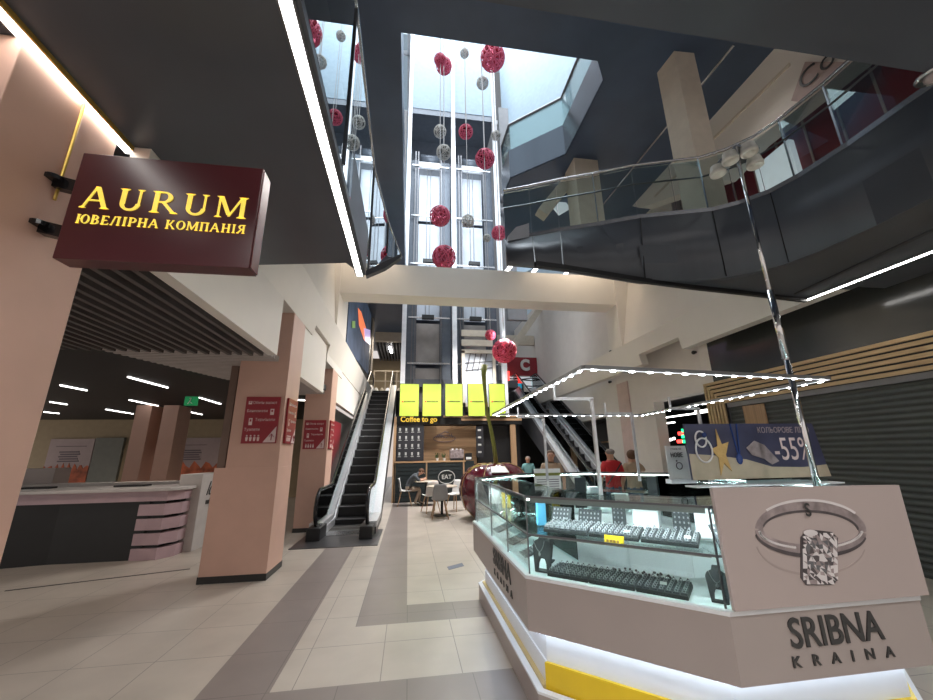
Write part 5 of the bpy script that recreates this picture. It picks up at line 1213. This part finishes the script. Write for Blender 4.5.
def standing(label, loc, rz, mats, shirt, hair, s=1.0, raise_hand=False, face=(0,1,0)):
    J = {'pelvis': ((0,0,.96),(.155,.11)), 'waist': ((0,0,1.10),(.14,.10)), 'chest': ((0,0,1.32),(.17,.12)), 'neckb': ((0,0,1.46),(.09,.075)), 'neck': ((0,.01,1.52),.055), 'head': ((0,.02,1.64),.092), 'crown': ((0,.01,1.72),.07),
         'shl': ((-.18,0,1.42),.07), 'elbl': ((-.26,.02,1.13),.045), 'wrl': ((-.24,.14,.90),.032), 'hal': ((-.23,.19,.82),.034),
         'shr': ((.18,0,1.42),.07), 'elbr': ((.27,.02,1.13),.045), 'wrr': ((.24,.15,.90),.032), 'har': ((.23,.20,.82),.034),
         'hipl': ((-.10,0,.90),.09), 'knl': ((-.11,.02,.50),.06), 'anl': ((-.11,0,.09),.045), 'tol': ((-.12,.16,.03),.035),
         'hipr': ((.10,0,.90),.09), 'knr': ((.11,.02,.50),.06), 'anr': ((.11,0,.09),.045), 'tor': ((.12,.16,.03),.035)}
    if raise_hand:
        J['elbr'] = ((.36,.10,1.30),.045); J['wrr'] = ((.20,.10,1.50),.034); J['har'] = ((.12,.09,1.60),.036)
    Ed = [('pelvis','waist'),('waist','chest'),('chest','neckb'),('neckb','neck'),('neck','head'),('head','crown'),('chest','shl'),('shl','elbl'),('elbl','wrl'),('wrl','hal'),('chest','shr'),('shr','elbr'),('elbr','wrr'),('wrr','har'),('pelvis','hipl'),('hipl','knl'),('knl','anl'),('anl','tol'),('pelvis','hipr'),('hipr','knr'),('knr','anr'),('anr','tor')]
    def zones(c):
        if c.z > 1.50 and abs(c.x) < .16: return 0
        if abs(c.x) > .2 and c.z < 1.17: return 0
        if raise_hand and c.x > .1 and c.z > 1.45: return 0
        if c.z > .97: return 1
        if c.z < .08: return 3
        return 2
    t = person('person', label, J, Ed, mats, zones, hair, loc, rz, face); t.scale = (s,)*3
    for side in ('l', 'r'):
        w = V(J['wr'+side][0]); h_ = V(J['ha'+side][0]); d = (h_-w).normalized(); u = d.orthogonal().normalized()
        for k in range(4):
            st_ = h_+u*(k-1.5)*.018; b = bm_(); tube(b, [st_-d*.01, st_+d*.05, st_+d*.085-u.cross(d)*.02], [.010,.009,.006], 6); obj('finger', b, 'skin', t, smooth=True, world=False)
        b = bm_(); tube(b, [h_-d*.03-u*.02, h_-u*.05+d*.01, h_-u*.055+d*.04], [.011,.010,.007], 6); obj('thumb', b, 'skin', t, smooth=True, world=False)
    return t
pr = by(612,470,7.35)
man = standing('person in a red shirt with a dark shoulder strap seen from behind beyond the kiosk', (pr.x, 7.35, 0), .05, ['skin','redshirt','jeans','black'], 1, ((0,.0,1.665),.094,.7,'hairgrey'), .95)
b = bm_(); tube(b, [(.17,-.10,1.44),(.02,-.15,1.30),(-.10,-.14,1.16),(-.18,-.07,1.02)], .014, 6); obj('shoulder_strap', b, 'black', man, world=False)
p2 = by(633,470,7.4)
standing('person with brown hair and tan top raising a hand beside the red shirt', (p2.x, 7.4, 0), .1, ['skin','tan','jeans','black'], 1, ((0,-.02,1.655),.108,1.0,'hairbrown'), .92, True)
p3 = by(551,462,8.0)
standing('person in a tan top facing the kiosk beyond the price list board', (p3.x, 8.0, 0), PI-.3, ['skin','tan','jeans','black'], 1, ((0,-.03,1.675),.10,.85,'hairbrown'), .93)
p4 = by(528,462,12.5)
standing('person in a teal top standing in shadow behind the giant cherry', (p4.x, 12.5, 0), PI-.5, ['skin','teal','jeans','black'], 1, ((0,-.02,1.665),.10,.9,'hairgrey'), .84)
# seated man
J = {'pelvis': ((0,0,.54),(.14,.12)), 'waist': ((.08,0,.68),(.13,.11)), 'chest': ((.24,0,.86),(.15,.13)), 'neckb': ((.36,0,.94),.075), 'neck': ((.40,0,.97),.055), 'head': ((.50,0,1.02),.09), 'crown': ((.55,0,1.08),.07),
     'shl': ((.28,.17,.92),.065), 'elbl': ((.42,.22,.76),.045), 'wrl': ((.60,.12,.80),.032), 'hal': ((.64,.06,.84),.034),
     'shr': ((.28,-.17,.92),.065), 'elbr': ((.42,-.22,.76),.045), 'wrr': ((.60,-.12,.80),.032), 'har': ((.64,-.05,.84),.034),
     'hipl': ((.04,.10,.52),.09), 'knl': ((.46,.12,.50),.062), 'anl': ((.44,.12,.09),.045), 'tol': ((.58,.12,.035),.035),
     'hipr': ((.04,-.10,.52),.09), 'knr': ((.46,-.12,.50),.062), 'anr': ((.30,-.12,.09),.045), 'tor': ((.44,-.12,.035),.035)}
Ed = [('pelvis','waist'),('waist','chest'),('chest','neckb'),('neckb','neck'),('neck','head'),('head','crown'),('chest','shl'),('shl','elbl'),('elbl','wrl'),('wrl','hal'),('chest','shr'),('shr','elbr'),('elbr','wrr'),('wrr','har'),('pelvis','hipl'),('hipl','knl'),('knl','anl'),('anl','tol'),('pelvis','hipr'),('hipr','knr'),('knr','anr'),('anr','tor')]
def zn(c):
    if c.x > .41 and c.z > .87: return 0
    if c.x > .46 and c.z > .7: return 0
    if c.z < .07: return 3
    if c.z < .60: return 2
    return 1
person('person', 'person in a dark grey shirt and khaki trousers sitting bent over a cafe table', J, Ed, ['skin','greyshirt','khaki','black'], zn, ((.50,0,1.06),.095,.8,'hairbrown'), (tb2.x-.60, tb2.y-.05, 0), 0, (1,0,-.2))
# ---------------------------------------------------------------- COVE LIGHTS
def cove(label, p, q, w=.04):
    b = bm_(); bar(b, p, q, w, .03); tag(obj('cove_light', b, 'cove'), label, 'light')
cove('warm hidden light strip over the left white panels', (XL+.06,4.5,3.99+.55), (XL+.06,9.2,3.99+.55), .03) if False else None
def area(name, loc, rot, sx, sy, power, col, label=None):
    l = bpy.data.lights.new(name, 'AREA'); l.shape = 'RECTANGLE'; l.size = sx; l.size_y = sy; l.energy = power; l.color = col
    o = bpy.data.objects.new(name, l); C.objects.link(o); o.location = loc; o.rotation_euler = rot; return o
def spot(name, loc, power, col, size=1.9, r=.08, rot=(0,0,0)):
    l = bpy.data.lights.new(name, 'SPOT'); l.energy = power; l.color = col; l.spot_size = size; l.spot_blend = .8; l.shadow_soft_size = r
    o = bpy.data.objects.new(name, l); C.objects.link(o); o.location = loc; o.rotation_euler = rot; return o
warm = (1, .84, .66); neu = (1, .96, .93); cool = (.82, .92, 1)
# upper-landing wall washers behind the slab edges
spot('wash_light_left', (-.9,5.2,5.2), 22, warm, 2.2, .05, (0,math.radians(-65),0))
for y_ in (5.2, 6.6, 8.0): spot('wash_light_right', (4.7,y_,5.3), 26, warm, 2.0, .04, (0,math.radians(65),0))
for x_, e_ in ((-1.2,50), (4.0,45), (5.2,45)): spot('wash_light_beam', (x_,8.7,7.4), e_, warm, 1.9, .05, (math.radians(25),0,0))
# skylight daylight
area('skylight_daylight', (1.5,9.5,23.5), (0,0,0), 9, 12, 1900, (.86,.93,1))
# fill lamps added near the ceilings, not fittings of the place
for x, y, z, e_ in ((-3.2,4.2,2.9,10),(-5,6.5,2.95,14),(-5,10,2.95,16),(-6.5,14.5,2.95,26),(-10,14.5,2.95,26),(.3,-1,3.6,55),(-1.3,.6,3.6,20),(3.2,.2,3.6,42)):
    spot('fill_spot', (x,y,z), e_*3, neu if x > -2 else (1,.86,.76), 2.4)
for x, y in ((0.9,12.2),(3.4,12.2),(-.2,12.6)): spot('fill_spot_cafe', (x,y,4.9), 130, neu, 2.2)  # extra fill over the cafe, no such fittings there
for x_, y_ in ((1.5,11.2), (3.2,11.4), (3.0,13.2)): spot('escalator_hall_fill', (x_,y_,5.5), 330, neu, 2.6, .06, (0,math.radians(28),0))  # added to brighten the white wall by the right escalator
area('upper_hall_light', (-1.2,20,7.2), (0,0,0), 1.5, 3, 60, warm)
for y_ in (2.2, 4.2, 6.4): spot('right_upper_light', (5.3,y_,7.8), 22, neu, 2.4, .05, (0,math.radians(25),0))
area('shaft_light', (1.6,13.0,12), (math.radians(80),0,0), 3, 6, 160, cool)
# ---------------------------------------------------------------- WORLD
w = bpy.data.worlds.new('world'); bpy.context.scene.world = w; w.use_nodes = True; nt = w.node_tree
bg = nt.nodes['Background']; tc = nt.nodes.new('ShaderNodeTexCoord'); sp = nt.nodes.new('ShaderNodeSeparateXYZ'); rp = nt.nodes.new('ShaderNodeValToRGB')
nt.links.new(tc.outputs['Generated'], sp.inputs[0]); nt.links.new(sp.outputs['Z'], rp.inputs[0]); nt.links.new(rp.outputs[0], bg.inputs[0])
rp.color_ramp.elements[0].position = .0; rp.color_ramp.elements[0].color = (.48,.42,.38,1)
rp.color_ramp.elements[1].position = .75; rp.color_ramp.elements[1].color = (.72,.88,1,1)
e = rp.color_ramp.elements.new(.35); e.color = (.50,.48,.47,1)
bg.inputs[1].default_value = 1.0
sc = bpy.context.scene
sc.view_settings.view_transform = 'Standard'; sc.view_settings.look = 'None'; sc.view_settings.gamma = 1; sc.view_settings.use_curve_mapping = False
sc.view_settings.exposure = 0.6
